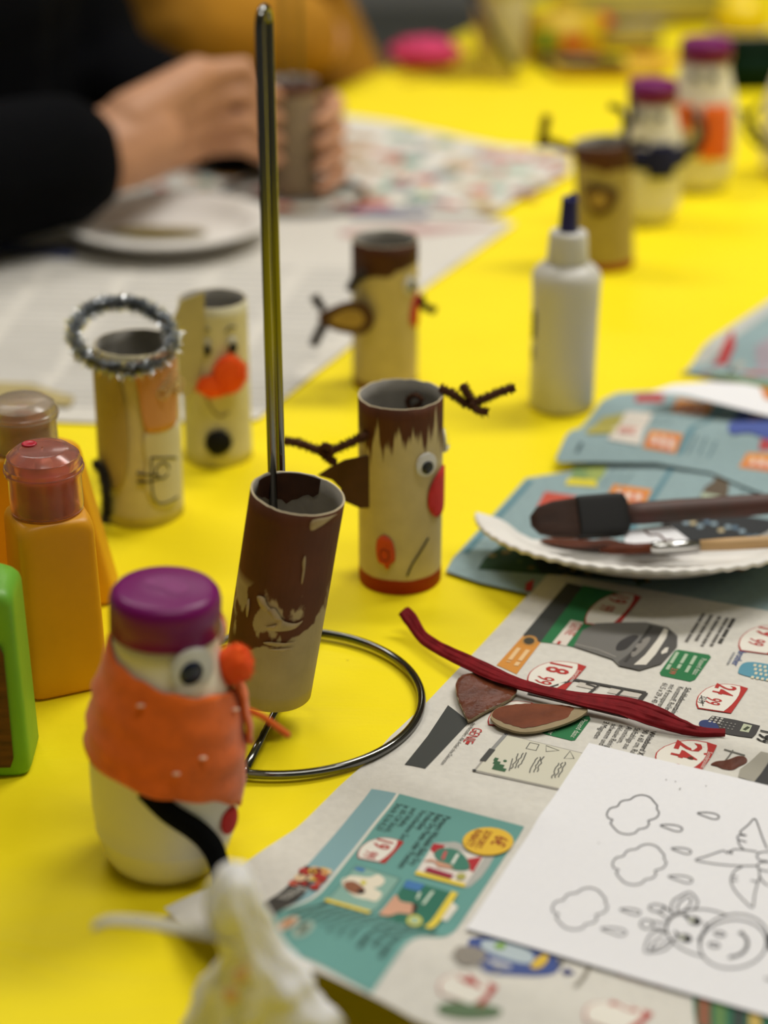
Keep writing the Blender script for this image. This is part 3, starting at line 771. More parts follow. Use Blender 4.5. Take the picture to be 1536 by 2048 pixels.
# ------------------------------------------------------------------ teal newspapers on the right
def paper_thing(name, label, px, Hf, m, cat='newspaper', step=0.012, zb=0.0):
    pr = Print(Hf, PA, step); pts = [pr.at(*p) for p in px]
    c = sum(pts, Vector((0, 0))) / len(pts)
    t = thing(name, label, cat, (c.x, c.y, zb)); part('sheet', sheet_mesh('sheet', pts, Hf, m, t.location, step, 0.0003), t)
    return t, pr
def H_t1(x, y):
    return 0.0009 + 0.0004 * noise.noise(Vector((x * 20, y * 20, 5))) + 0.0006 * smooth01((0.0 - 0.03 * x + 0.86 - y) / 0.02)
t1, p1 = paper_thing('newspaper', 'grey blue newspaper page lying under the painted plate', [(892, 1143), (905, 1118), (960, 1058), (1052, 957), (1165, 940), (1320, 905), (1720, 985), (1760, 1245), (1536, 1228), (1200, 1200), (1060, 1189), (960, 1166)], H_t1, m_teal)
DT = (92, 132, 144); ORG = (214, 140, 62)
def tag_print(pr, x, y, w, h, txt=None, sk=0.25):
    pr.poly([(x, y), (x + w, y + w * .14), (x + w - h * .5, y + h + w * .14), (x - h * .5, y + h)], ORG, 1)
    pr.poly([(x + w * .08, y + h * .35 + 1), (x + w * .86, y + w * .12 + h * .3), (x + w * .8 - h * .3, y + h * .95 + w * .12), (x - h * .28, y + h * .9)], (206, 120, 92), 2)
    for k in range(3):
        xx = x + w * (.1 + .25 * k); yy = y + h * .42 + w * .035 * k + 1
        pr.poly([(xx, yy), (xx + w * .14, yy + 2), (xx + w * .1, yy + h * .42), (xx - w * .05, yy + h * .4)], (226, 206, 190), 3)
p1.line([(1062, 962), (930, 1108)], .0035, DT); p1.line([(1350, 928), (1262, 1062)], .0032, DT)
p1.poly([(1090, 985), (1180, 998), (1176, 1030), (1070, 1022)], (190, 82, 66), 1); p1.build('red_picture', t1)
p1.poly([(1150, 932), (1180, 938), (1176, 960), (1140, 958)], (120, 146, 96), 1); p1.poly([(1136, 958), (1190, 962), (1196, 976), (1130, 972)], (214, 200, 62), 2); p1.poly([(1168, 926), (1222, 918), (1208, 950), (1190, 972), (1174, 962)], (150, 164, 92), 1)
p1.build('drink_picture', t1)
tag_print(p1, 1226, 970, 78, 30); p1.build('price_tag_print', t1)
p1.poly([(1434, 930), (1452, 932), (1448, 958), (1458, 972), (1446, 1006), (1400, 1004), (1410, 976), (1428, 962)], (96, 84, 70), 1, 3); p1.poly([(1404, 988), (1440, 994), (1436, 1010), (1400, 1006)], (176, 190, 166), 2); p1.build('bottle_picture', t1)
p1.poly([(1010, 1085), (1060, 1095), (1080, 1150), (956, 1140), (968, 1120)], (44, 74, 50), 1); p1.poly([(1060, 1095), (1280, 1130), (1300, 1165), (1080, 1150)], (40, 52, 40), 1)
rg = random.Random(11)
for k in range(30):
    x = rg.uniform(980, 1300); y = 1100 + (x - 980) * .12 + rg.uniform(0, 34); p1.disc(x, y, rg.uniform(4, 10), rg.uniform(3, 5), rg.choice([(72, 96, 60), (120, 104, 60), (56, 84, 56), (150, 130, 80)]), 2, 8)
p1.build('vegetable_picture', t1)
p1.poly([(1052, 1168), (1068, 1160), (1064, 1184), (1050, 1184)], (176, 52, 62), 1); p1.build('red_mark', t1)
p1.poly([(1330, 1010), (1600, 1050), (1600, 1110), (1320, 1075)], (52, 54, 56), 1)
for k in range(12): p1.disc(1372 + k * 14, 1046 + k * 2.6 + rg.uniform(-8, 8), 7, 4, rg.choice([(140, 160, 172), (190, 176, 140), (96, 120, 140)]), 2, 8)
p1.build('dark_panel', t1)
tag_print(p1, 1440, 1110, 60, 26); p1.build('price_tag_print', t1)
p1.greek(p1.at(1262, 948), 3, .03, .005, .002, (110, 134, 138), 1); p1.build('text_block', t1); p1.greek(p1.at(1536, 960), 3, .03, .005, .002, (110, 134, 138), 1); p1.build('text_block', t1)

def H_t2(x, y):
    # the sheet bulges where it is folded over itself
    g = (y - 0.985) - 0.12 * (x - 0.1)
    return 0.0024 + 0.010 * math.exp(-((g - 0.012) / 0.022) ** 2) * (1 - smooth01((x - 0.22) / 0.2)) + 0.0005 * noise.noise(Vector((x * 22, y * 22, 9)))
t2, p2 = paper_thing('newspaper', 'grey blue newspaper page with product offers behind the painted plate', [(1112, 906), (1120, 918), (1200, 922), (1310, 926), (1420, 945), (1536, 992), (1740, 1040), (1740, 830), (1536, 792), (1380, 778), (1235, 786), (1205, 800)], H_t2, m_teal)
p2.line([(1448, 805), (1356, 905)], .0035, DT)
p2.poly([(1178, 858), (1205, 836), (1250, 828), (1228, 868), (1172, 870)], (168, 160, 82), 1); p2.poly([(1252, 824), (1305, 828), (1280, 888), (1216, 884)], (214, 206, 196), 2); p2.poly([(1240, 856), (1280, 860), (1274, 872), (1236, 868)], (196, 150, 140), 3); p2.build('jar_picture', t2)
p2.poly([(1272, 790), (1328, 788), (1326, 806), (1270, 806)], (172, 78, 78), 1); p2.build('red_picture', t2)
tag_print(p2, 1355, 798, 72, 26); p2.build('price_tag_print', t2)
tag_print(p2, 1300, 862, 66, 28); p2.build('price_tag_print', t2)
tag_print(p2, 1495, 900, 70, 36); p2.build('price_tag_print', t2)
p2.poly([(1475, 828), (1505, 820), (1580, 840), (1580, 880), (1500, 870), (1456, 862)], (76, 92, 158), 1, 3); p2.poly([(1495, 832), (1526, 826), (1530, 842), (1500, 846)], (196, 150, 150), 2); p2.poly([(1522, 876), (1580, 880), (1580, 896), (1518, 890)], (176, 70, 74), 2); p2.build('chocolate_picture', t2)
p2.greek(p2.at(1340, 842), 3, .02, .006, .0025, (104, 130, 136), 1); p2.build('text_block', t2); p2.greek(p2.at(1430, 880), 3, .02, .006, .0025, (104, 130, 136), 1); p2.build('text_block', t2); p2.greek(p2.at(1160, 888), 1, .01, .006, .0035, (70, 92, 96), 1); p2.build('text_block', t2)

def H_w(x, y): return 0.0145 + 0.006 * math.exp(-((y - 1.15) / 0.02) ** 2)
t4, p4 = paper_thing('paper_sheet', 'curled white paper strip lying on the grey blue newspapers', [(1300, 785), (1345, 770), (1420, 764), (1490, 768), (1640, 800), (1650, 852), (1536, 832), (1430, 806), (1370, 790)], H_w, m_paper, 'paper')
p4.poly([(1520, 776), (1600, 790), (1600, 812), (1530, 800)], (206, 124, 60), 1); p4.build('orange_print', t4)
def H_t3(x, y): return 0.0022 + 0.012 * smooth01((y - 1.13) / 0.03) * (1 - smooth01((y - 1.24) / 0.15))
t3, p3 = paper_thing('newspaper', 'folded newspaper with red print at the right edge behind the others', [(1362, 722), (1368, 736), (1430, 756), (1536, 778), (1740, 810), (1740, 520), (1600, 560), (1536, 604), (1440, 668)], H_t3, m_teal)
p3.poly([(1362, 722), (1440, 668), (1536, 604), (1600, 562), (1600, 590), (1536, 630), (1452, 690), (1395, 735), (1368, 734)], (186, 188, 184), 1)
p3.poly([(1402, 722), (1438, 698), (1466, 660), (1470, 690), (1448, 738)], (176, 62, 64), 2); p3.poly([(1452, 730), (1480, 700), (1500, 704), (1480, 728), (1460, 740)], (176, 172, 162), 2)
p3.poly([(1470, 742), (1520, 706), (1560, 700), (1560, 720), (1500, 752)], (186, 106, 104), 2); p3.poly([(1510, 690), (1560, 668), (1560, 712), (1520, 716)], (160, 150, 160), 2)
p3.build('red_advert', t3)
p3.poly([(1395, 738), (1480, 756), (1600, 778), (1600, 792), (1480, 768), (1404, 746)], (104, 124, 76), 2); p3.build('green_edge', t3)

# ------------------------------------------------------------------ newspapers on the left and in the middle
def H_l1(x, y): return 0.0008 + 0.0016 * abs(noise.noise(Vector((x * 16, y * 12, 3))))
l1, q1 = paper_thing('newspaper', 'white newspaper page with grey type behind the cardboard angel', [(-160, 838), (60, 840), (200, 846), (515, 838), (600, 770), (700, 692), (860, 567), (1030, 447), (900, 424), (600, 408), (200, 404), (-160, 440)], H_l1, m_news2, step=.02)
q1.poly([(-40, 484), (150, 500), (146, 520), (-40, 504)], (92, 104, 156), 1); q1.build('blue_bar', l1)
rg = random.Random(4); GT = (150, 150, 150)
for cx in range(5):
    for k in range(26):
        x0 = -60 + cx * 170 - k * 8; y0 = 530 + k * 11 + cx * 2
        x1 = x0 + 150 - rg.uniform(0, 30)
        xe = 1010 - (y0 - 460) * 1.27
        if x0 > xe - 30 or y0 > 815: continue
        x1 = min(x1, xe - 20)
        a = q1.at(x0, y0); b = q1.at(x1, y0 + 4)
        q1.wline([a, b], .0022, rg.choice([GT, (172, 171, 170), (160, 160, 162)]), 1)
q1.build('text_block', l1)
q1.poly([(1010, 452), (860, 452), (680, 462), (680, 474), (860, 470)], (186, 150, 148), 1); q1.build('red_line', l1)
def H_l2(x, y): return 0.0030 + 0.0016 * abs(noise.noise(Vector((x * 12, y * 10, 8))))
l2, q2 = paper_thing('newspaper', 'colourful offers newspaper beneath the hands holding a cardboard tube', [(690, 232), (800, 248), (1000, 292), (1140, 304), (1140, 345), (1040, 392), (985, 428), (700, 424), (420, 440), (250, 425), (212, 385), (235, 335), (500, 262)], H_l2, m_news, step=.02)
cols = [(196, 120, 112), (150, 176, 160), (206, 190, 140), (110, 150, 138), (170, 170, 166), (206, 160, 130), (120, 130, 136), (216, 214, 200), (190, 176, 150), (176, 96, 90), (160, 120, 70)]
for k in range(110):
    x = rg.uniform(640, 1120); y = rg.uniform(262, 410)
    if y < 240 + (x - 690) * .15 + 8 or y > 424 - max(0, (x - 960)) * .55: continue
    w_, h_ = rg.uniform(16, 56), rg.uniform(6, 15)
    q2.poly([(x, y), (x + w_, y + w_ * .1), (x + w_ - h_ * .9, y + h_ + w_ * .1), (x - h_ * .9, y + h_)], rg.choice(cols), 1 + k % 6)
for k in range(40):
    x = rg.uniform(240, 620); y = rg.uniform(345, 420); w_, h_ = rg.uniform(16, 50), rg.uniform(6, 12)
    q2.poly([(x, y), (x + w_, y + w_ * .1), (x + w_ - h_ * .9, y + h_ + w_ * .1), (x - h_ * .9, y + h_)], rg.choice(cols), 1 + k % 6)
q2.build('offer_pictures', l2)
q2.poly([(700, 416), (860, 420), (850, 436), (700, 432)], (140, 140, 160), 2)
q2.build('blue_bar', l2)
strip = [(-120, 770), (60, 778), (150, 806), (140, 822), (-120, 806)]
def H_st(x, y): return 0.0030
st = sheet_mesh('card_strip', [G(*p).xy for p in strip], H_st, mat('beige_card', (176, 160, 110), .85, var=.08, vscale=40), (0, 0, 0), .02, .0012)
so = part('card_strip', st); tag(so, 'beige cardboard strip on the white newspaper behind the orange bottles', 'cardboard')

# ------------------------------------------------------------------ cardboard rolls
m_card_in = mat('grey_card_inside', (150, 146, 138), 0.9, var=0.1, vscale=120, bump=0.2)
m_rim = mat('cut_card_edge', (196, 182, 150), 0.9, var=0.1, vscale=300)
def painted(name, base_rgb, paint_rgb, z0, amp=0.01, k=0.0, sharp_=900.0, stretch=(160, 160, 22), band=None, gaps=None, bare=0.10, rough=0.62):
    """cardboard with paint above z0 with a brushed edge; band = (height, rgb) painted along the foot; gaps = (z lo, z hi, strength)"""
    m = bpy.data.materials.new(name); m.use_nodes = True; nt = m.node_tree; N = nt.nodes; L = nt.links
    b = N['Principled BSDF']; b.inputs['Roughness'].default_value = rough; b.inputs['Specular IOR Level'].default_value = 0.3
    tc = N.new('ShaderNodeTexCoord'); sx = N.new('ShaderNodeSeparateXYZ'); L.new(tc.outputs['Object'], sx.inputs[0])
    def math_(op, a, c, clamp=False):
        q = N.new('ShaderNodeMath'); q.operation = op; q.use_clamp = clamp
        for i, v in enumerate((a, c)):
            if v is None: continue
            if isinstance(v, (int, float)): q.inputs[i].default_value = v
            else: L.new(v, q.inputs[i])
        return q.outputs[0]
    def nz(scale, det=4, st=None):
        src = tc.outputs['Object']
        if st:
            mp = N.new('ShaderNodeMapping'); mp.inputs['Scale'].default_value = st; L.new(src, mp.inputs[0]); src = mp.outputs[0]
        n = N.new('ShaderNodeTexNoise'); n.inputs['Scale'].default_value = scale; n.inputs['Detail'].default_value = det; L.new(src, n.inputs['Vector']); return n.outputs[0]
    def mix(f, a, c):
        q = N.new('ShaderNodeMixRGB'); 
        if isinstance(f, float): q.inputs[0].default_value = f
        else: L.new(f, q.inputs[0])
        for i, v in ((1, a), (2, c)):
            if isinstance(v, tuple): q.inputs[i].default_value = lin(v) + (1,)
            else: L.new(v, q.inputs[i])
        return q.outputs[0]
    card = mix(nz(90, 6), tuple(int(x * 0.9) for x in base_rgb), tuple(min(255, int(x * 1.06)) for x in base_rgb))
    paint = mix(nz(1, 5, stretch), tuple(int(x * 0.72) for x in paint_rgb), tuple(min(255, int(x * 1.25)) for x in paint_rgb))
    e = math_('SUBTRACT', sx.outputs[2], z0)
    e = math_('ADD', e, math_('MULTIPLY', sx.outputs[0], k))
    e = math_('ADD', e, math_('MULTIPLY', math_('SUBTRACT', nz(1, 4, stretch), 0.5), amp * 2))
    f = math_('MULTIPLY', e, sharp_, True)
    if gaps:
        lo, hi, st_ = gaps
        w = math_('MULTIPLY', math_('MULTIPLY', math_('SUBTRACT', sx.outputs[2], lo), 200, True), math_('MULTIPLY', math_('SUBTRACT', hi, sx.outputs[2]), 200, True))
        gn = math_('MULTIPLY', math_('SUBTRACT', nz(1, 5, (95, 60, 42)), 0.60 - 0.06 * st_), 26, True)
        f = math_('MULTIPLY', f, math_('SUBTRACT', 1.0, math_('MULTIPLY', w, gn)))
    col = mix(f, card, paint)
    if band:
        bf = math_('MULTIPLY', math_('SUBTRACT', band[0], math_('ADD', sx.outputs[2], math_('MULTIPLY', math_('SUBTRACT', nz(60, 2), 0.5), 0.002))), 1500, True)
        col = mix(bf, col, band[1])
    L.new(col, b.inputs['Base Color'])
    bp = N.new('ShaderNodeBump'); bp.inputs['Strength'].default_value = 0.35; bp.inputs['Distance'].default_value = 0.0006
    L.new(nz(1, 5, (420, 420, 60)), bp.inputs['Height']); L.new(bp.outputs[0], b.inputs['Normal'])
    return m

def roll(parent, r, h, m_out, m_in=None, oval=0.012, seed=0, name='cardboard_tube'):
    seg, rows, th = 56, 14, 0.0009; V, Fc, M = [], [], []
    def rr(a, z): return r * (1 + oval * math.cos(2 * a + seed) + 0.008 * noise.noise(Vector((math.cos(a) * 2, math.sin(a) * 2, z * 30 + seed))))
    for side in (0, 1):
        for j in range(rows + 1):
            z = h * j / rows
            for i in range(seg):
                a = 2 * PI * i / seg; q = rr(a, z) - th * side
                zz = z + (0.0006 * noise.noise(Vector((math.cos(a) * 5, math.sin(a) * 5, seed))) if j == rows else 0)
                V.append(Vector((q * math.sin(a), -q * math.cos(a), zz)))
    B = (rows + 1) * seg
    for j in range(rows):
        for i in range(seg):
            k = (i + 1) % seg
            Fc.append((j * seg + i, j * seg + k, (j + 1) * seg + k, (j + 1) * seg + i)); M.append(0)
            Fc.append((B + j * seg + k, B + j * seg + i, B + (j + 1) * seg + i, B + (j + 1) * seg + k)); M.append(1)
    for i in range(seg):
        k = (i + 1) % seg; t = rows * seg
        Fc.append((t + i, t + k, B + t + k, B + t + i)); M.append(2); Fc.append((k, i, B + i, B + k)); M.append(2)
    return part(name, setmesh(name, V, Fc, [m_out, m_in or m_card_in, m_rim], M), parent)

def cyl_patch(poly, R, th0, m, name, parent, thick=0.0004, off=0.0003, smooth=4, label=None):
    """flat shape (arc mm, z mm) glued round a roll"""
    pts = [Vector((p[0] / 1000.0, p[1] / 1000.0, 0)) for p in poly]
    if smooth: pts = catmull(pts, smooth, True)
    bm = bmesh.new(); f = bm.faces.new([bm.verts.new(p) for p in pts]); f.normal_update()
    if f.normal.z < 0: f.normal_flip()
    gridcut(bm, 0.003, (0,)); gridcut(bm, 0.006, (1,)); bm.verts.index_update()
    def mp(p, d):
        a = th0 + p.x / R; q = R + d + 0.0003; return Vector((q * math.sin(a), -q * math.cos(a), p.y))
    n = len(bm.verts); V = [mp(v.co, off) for v in bm.verts] + [mp(v.co, off + thick) for v in bm.verts]; Fc = []
    for f in bm.faces: Fc.append(tuple(v.index + n for v in f.verts))
    for e in bm.edges:
        if len(e.link_loops) == 1:
            l = e.link_loops[0]; i, j = l.vert.index, l.link_loop_next.vert.index; Fc.append((i, j, j + n, i + n))
    bm.free()
    return part(name, setmesh(name, V, Fc, m), parent, label)
def cyl_line(pts, R, th0, m, name, parent, w=0.0008, off=0.0004, n=5):
    path = catmull([Vector((p[0] / 1000, p[1] / 1000, 0)) for p in pts], n)
    w3 = []
    for p in path:
        a = th0 + p.x / R; w3.append(Vector(((R + off) * math.sin(a), -(R + off) * math.cos(a), p.y)))
    return part(name, setmesh(name, *sweep(w3, w * 0.5, 6), m), parent)
def circ(cx, cz, rx, rz, n=14): return [(cx + rx * math.cos(2 * PI * k / n), cz + rz * math.sin(2 * PI * k / n)) for k in range(n)]

m_eye_w = mat('googly_white', (226, 226, 222), 0.35)
m_eye_b = mat('googly_black', (18, 20, 26), 0.25)
m_eye_bl = mat('googly_navy', (20, 30, 54), 0.25)
m_dome = mat('clear_plastic_dome', (250, 250, 252), 0.02, trans=1.0, ior=1.14)
def googly(parent, R, th, z, r, pupil=(0, -0.25), mp=None, proud=0.0):
    e = bpy.data.objects.new('googly_eye', None); C.objects.link(e); e.parent = parent; e.empty_display_size = .005
    e.location = ((R + proud) * math.sin(th), -(R + proud) * math.cos(th), z); e.rotation_euler = (PI / 2, 0, th)
    V, Fc = lathe([(r, 0.0), (r, 0.0006), (r * .9, 0.0009), (0.0002, 0.0009)], 28)
    part('eye_disc', setmesh('eye_disc', V, Fc, m_eye_w), e)
    pr = r * 0.52; V, Fc = lathe([(pr, 0), (pr, .0004), (0.0002, .0005)], 24)
    V = [v + Vector((pupil[0] * r, pupil[1] * r, 0.0011)) for v in V]
    part('pupil', setmesh('pupil', V, Fc, mp or m_eye_b), e)
    prof = [(r * 1.0, 0.0004)] + [(r * math.cos(t), 0.001 + r * 0.42 * math.sin(t)) for t in (0.05, .35, .7, 1.05, 1.35, 1.55)]
    V, Fc = lathe(prof, 28); part('dome', setmesh('dome', V, Fc, m_dome), e)
    return e

BROWN = (86, 46, 24); CARD = (186, 170, 118)
m_fuzz_brown = mat('brown_chenille', (84, 50, 28), 0.9)
m_fuzz_black = mat('black_chenille', (22, 20, 20), 0.9, sheen=0.2)
m_fuzz_dark = mat('dark_brown_chenille', (38, 22, 14), 0.9, sheen=0.2)
m_ear = mat('brown_painted_card', (76, 44, 28), 0.75, var=0.15, vscale=150, bump=0.3, bscale=300)
m_ear_in = mat('tan_card', (168, 138, 74), 0.8, var=0.1, vscale=80)
m_red = mat('red_paper', (196, 36, 40), 0.7, var=0.06, vscale=200)
m_orange_red = mat('orange_red_felt_tip', (206, 74, 34), 0.7, var=0.12, vscale=120)
m_blackpen = mat('black_felt_tip', (52, 50, 46), 0.7)

def plate_poly(pts, thick):
    """flat cut shape in the xz plane, front at -y"""
    n = len(pts); V = [Vector((p[0], -thick / 2, p[1])) for p in pts] + [Vector((p[0], thick / 2, p[1])) for p in pts]
    Fc = [tuple(range(n)), tuple(range(2 * n - 1, n - 1, -1))]
    for i in range(n):
        j = (i + 1) % n; Fc.append((j, i, i + n, j + n))
    return V, Fc

def local_at(root, px, py, fwd=0.0):
    """object-space point of a pixel on the plane through the thing's axis facing the viewer, fwd metres towards it"""
    bx = Vector(root.location); Z0 = bx.y * CP + (CAM_H - bx.z) * SP
    best = None; 
    a = root.rotation_euler[2]; fr = Vector((math.sin(a), -math.cos(a), 0))
    # ray / vertical plane
    d = P(px, py, 1.0) - Vector((0, 0, CAM_H)); o = Vector((0, 0, CAM_H)); c = bx + fr * fwd
    t = (c - o).dot(fr) / d.dot(fr); q = o + d * t - bx
    return Matrix.Rotation(-a, 3, 'Z') @ q
def pc_part(root, pxs, name='antler', r=0.0029, m=None, parent=None, n=8):
    pts = [local_at(root, *p) for p in pxs]
    return part(name, setmesh(name, *pipe_cleaner(pts, r, n), m or m_fuzz_brown), parent or root)

# ---- reindeer nearest (painted fringe, red nose)
pA = G(800, 1152); rA = thing('reindeer_figure', 'cardboard roll reindeer with dripping brown fringe, red nose and red foot band', 'figurine', pA, face_cam(pA), 'cardboard reindeer')
RA, HA = 0.0215, 0.1015
roll(rA, RA, HA, painted('fringe_card', (206, 191, 144), BROWN, 0.080, 0.034, 0.05, 170, (230, 230, 16), (0.0085, (150, 40, 22))), seed=1)
googly(rA, RA, 0.62, 0.071, 0.0062, (0, -0.2)); googly(rA, RA, 1.75, 0.075, 0.0062)
cyl_patch([(-6, 45), (-7.5, 50), (-6.5, 57), (-3, 62), (2, 65), (8, 65), (13, 58), (14, 50), (10, 43), (5, 40), (0, 40), (-3, 41)], RA, 1.02, m_red, 'nose', rA)
cyl_patch([(-4, 20), (-4.6, 26), (-3.5, 31), (0, 33.5), (3.5, 31), (5, 26), (5.2, 20), (3, 17.5), (1.5, 14.5), (-.5, 17), (-2.5, 17.5)], RA, -0.36, m_orange_red, 'cheek', rA)
cyl_line(circ(0, 22.5, 2.4, 3.2, 12) + [(2.4, 22.5)], RA, -0.36, mat('brown_pen', (120, 40, 24), .7), 'cheek_ring', rA, .0007, .0009)
cyl_line([(-5.5, 11), (-3, 17), (1, 23), (5.5, 29), (6.5, 30)], RA, 0.42, m_blackpen, 'mouth', rA, .0009)
ear_px = [(636, 944), (660, 926), (690, 908), (730, 896), (766, 890), (768, 935), (766, 985), (750, 996), (720, 1000), (690, 990), (680, 985), (682, 965), (665, 950)]
pts = [local_at(rA, x, y, 0.004) for x, y in ear_px]
V, Fc = plate_poly([(p.x, p.z) for p in pts], 0.0011)
V = [Vector((v.x, v.y - 0.016 - 0.25 * (v.x + 0.01), v.z)) for v in V]
part('ear', sharp(setmesh('ear', V, Fc, m_ear), 40), rA)
pc_part(rA, [(760, 862, .012), (730, 872, .014), (700, 886, .016), (672, 898, .017), (652, 905, .017), (625, 896, .016), (600, 887, .015), (568, 881, .014)])
pc_part(rA, [(640, 898, .018), (652, 890, .019), (664, 902, .019), (652, 915, .018), (644, 905, .017)], r=.0020)
pc_part(rA, [(652, 908, .017), (660, 920, .018), (672, 926, .018)])
pc_part(rA, [(880, 776, 0), (905, 788, 0), (935, 808, 0), (962, 800, 0), (1000, 784, 0), (1030, 775, 0)])
pc_part(rA, [(946, 806, 0), (936, 790, 0), (925, 770, 0)]); pc_part(rA, [(940, 806, .002), (955, 820, .003), (976, 824, .003)])
pc_part(rA, [(846, 800, -.012), (830, 790, -.016), (815, 800, -.018), (822, 818, -.016), (842, 806, -.014)], 'inner_wire', .0016)

# ---- reindeer behind
pB = G(770, 765); rB = thing('reindeer_figure', 'cardboard roll reindeer with brown top and tan lined ear, between newspaper and glue bottle', 'figurine', pB, face_cam(pB), 'cardboard reindeer')
RB, HB = 0.0213, 0.0985
roll(rB, RB, HB, painted('brown_top_card', (204, 186, 130), (72, 38, 18), 0.079, 0.007, -0.18, 600, (60, 60, 20), (0.006, (110, 52, 30))), seed=4)
cyl_patch([(-5, 45), (-6, 52), (-4, 60), (0, 64), (6, 64), (9, 55), (7, 46), (2, 42)], RB, 1.12, m_red, 'nose', rB)
googly(rB, RB, 0.85, 0.072, 0.006, (0.1, -.1))
def ear_part(root, px, inner, yoff, name='ear'):
    pts = [local_at(root, x, y, 0) for x, y in px]; V, Fc = plate_poly([(p.x, p.z) for p in catmull([(p.x, 0, p.z) for p in pts], 4, True)], 0.0012)
    e = part(name, sharp(setmesh(name, [v + Vector((0, yoff, 0)) for v in V], Fc, m_ear), 40), root)
    if inner:
        pts = [local_at(root, x, y, 0) for x, y in inner]; V, Fc = plate_poly([(p.x, p.z) for p in catmull([(p.x, 0, p.z) for p in pts], 4, True)], 0.0006)
        part('ear_lining', sharp(setmesh('ear_lining', [v + Vector((0, yoff - 0.0010, 0)) for v in V], Fc, m_ear_in), 40), e)
    return e
ear_part(rB, [(638, 610), (665, 592), (700, 580), (730, 584), (748, 606), (744, 632), (722, 645), (690, 642), (660, 632)], [(664, 612), (690, 596), (716, 596), (730, 612), (720, 630), (690, 630), (668, 622)], -RB - 0.002)
pc_part(rB, [(652, 640, .02), (640, 662, .02), (626, 690, .02)], m=m_fuzz_dark, r=.0038); pc_part(rB, [(648, 618, .02), (636, 606, .02), (628, 592, .02)], m=m_fuzz_dark, r=.0036)
pc_part(rB, [(728, 545, .022), (712, 560, .022), (698, 580, .022)], m=m_fuzz_dark, r=.0040)
pc_part(rB, [(832, 600, .004), (850, 614, .004), (872, 622, .004)], m=m_fuzz_dark, r=.0032); pc_part(rB, [(846, 612, .004), (845, 602, .004), (840, 592, .004)], m=m_fuzz_dark)

# ---- reindeer far, by the glue bottle
pC = G(1212, 528); rC = thing('reindeer_figure', 'blurred cardboard roll reindeer standing right behind the glue bottle', 'figurine', pC, face_cam(pC), 'cardboard reindeer')
RC, HC = 0.0225, 0.0985
rC.rotation_euler[1] = math.radians(-4.5)
roll(rC, RC, HC, painted('brown_crown_card', (180, 160, 92), (80, 44, 24), 0.080, 0.008, 0.22, 600, (60, 60, 20), (0.006, (160, 44, 30))), seed=7)
ear_part(rC, [(1182, 362), (1200, 352), (1228, 358), (1250, 372), (1240, 398), (1214, 414), (1192, 404)], [(1190, 374), (1210, 366), (1232, 376), (1222, 396), (1202, 398)], -RC - .002)
pc_part(rC, [(1172, 296, .006), (1140, 284, .003), (1122, 276, 0), (1104, 272, 0)], m=m_fuzz_brown, r=.0040); pc_part(rC, [(1102, 284, 0), (1110, 252, 0), (1119, 222, 0)], m=m_fuzz_brown, r=.0044)
pc_part(rC, [(1250, 330, .01), (1268, 300, .01), (1276, 262, .01), (1270, 226, .01), (1244, 212, .01)], m=m_fuzz_dark, r=.0030); pc_part(rC, [(1268, 300, .01), (1290, 292, .01), (1316, 294, .01)], m=m_fuzz_dark, r=.003)
pc_part(rC, [(1276, 262, .01), (1292, 236, .01), (1290, 205, .01)], m=m_fuzz_dark, r=.0026)

# ---- angel with tinsel halo
pN = G(287, 1022); an = thing('angel_figure', 'cardboard roll angel wearing a ring of silver tinsel', 'figurine', pN, face_cam(pN))
RN, HN = 0.0224, 0.100
roll(an, RN, HN, painted('plain_card', (206, 197, 160), (150, 128, 62), 5.0), seed=2)
an.rotation_euler[1] = math.radians(0.8)
m_robe = mat('ochre_paper', (176, 158, 104), 0.85, var=0.08, vscale=60); m_face = mat('peach_paper', (206, 150, 104), 0.8, var=0.05, vscale=60); m_pale = mat('pale_cream_paper', (208, 203, 178), 0.85, var=0.05, vscale=60)
cyl_patch([(-12, 24), (-12, 60), (-12, 97), (6, 97), (11, 80), (13, 60), (12, 40), (9, 28), (4, 22), (-6, 22)], RN, -0.85, m_robe, 'robe_flap', an, .0006, .0006, 3)
cyl_patch([(-9, 60), (-11, 78), (-11, 97), (12, 98), (13, 80), (12, 62), (9, 57), (0, 56), (-7, 57)], RN, 0.50, m_face, 'face', an, .0006, .0005, 3)
cyl_patch([(-10, 24), (-9, 40), (-9, 58), (14, 58), (14, 40), (13, 12), (-4, 12)], RN, 0.52, m_pale, 'gown', an, .0004, .0003, 2)
for q_ in ([(-6, 42), (-5, 16), (10, 14)], [(-6, 42), (6, 39), (10, 37)], [(-14, 33), (-8, 32), (-2, 31)], [(-14, 28), (-8, 28), (-2, 29)], circ(0, 33, 4, 4.5, 10)): cyl_line(q_, RN, 0.50, m_blackpen, 'pen_line', an, .0012, .0009)
cyl_line([(4, 76), (9, 77), (13, 74)], RN, .5, mat('hair_pen', (150, 110, 70), .8), 'brow', an, .0012, .0012)
for k in range(7):
    c = Vector(((RN + .002) * math.sin(.55 + .09 * k), -(RN + .002) * math.cos(.55 + .09 * k), .078 + .002 * (k % 5)))
    part('curl', setmesh('curl', *sweep([c + Vector((.003 * math.cos(t * .8), -.0008 * t * .3, .003 * math.sin(t * .8))) for t in range(9)], .0006, 6), mat('blond_hair', (206, 178, 124), .6)), an)
m_tin = mat('silver_tinsel', (214, 218, 222), 0.24, 1.0); m_tinc = mat('tinsel_core', (104, 106, 104), 0.5, 0.6)
c_h = local_at(an, 241, 672, 0.004); ring = []
ex_ = Vector((1, 0, -0.10)).normalized(); nrm = Vector((0.02, -0.42, 0.9)).normalized(); ey_ = nrm.cross(ex_).normalized()
for k in range(72):
    a = 2 * PI * k / 72; ring.append(c_h + ex_ * 0.0262 * math.cos(a) + ey_ * 0.0255 * math.sin(a))
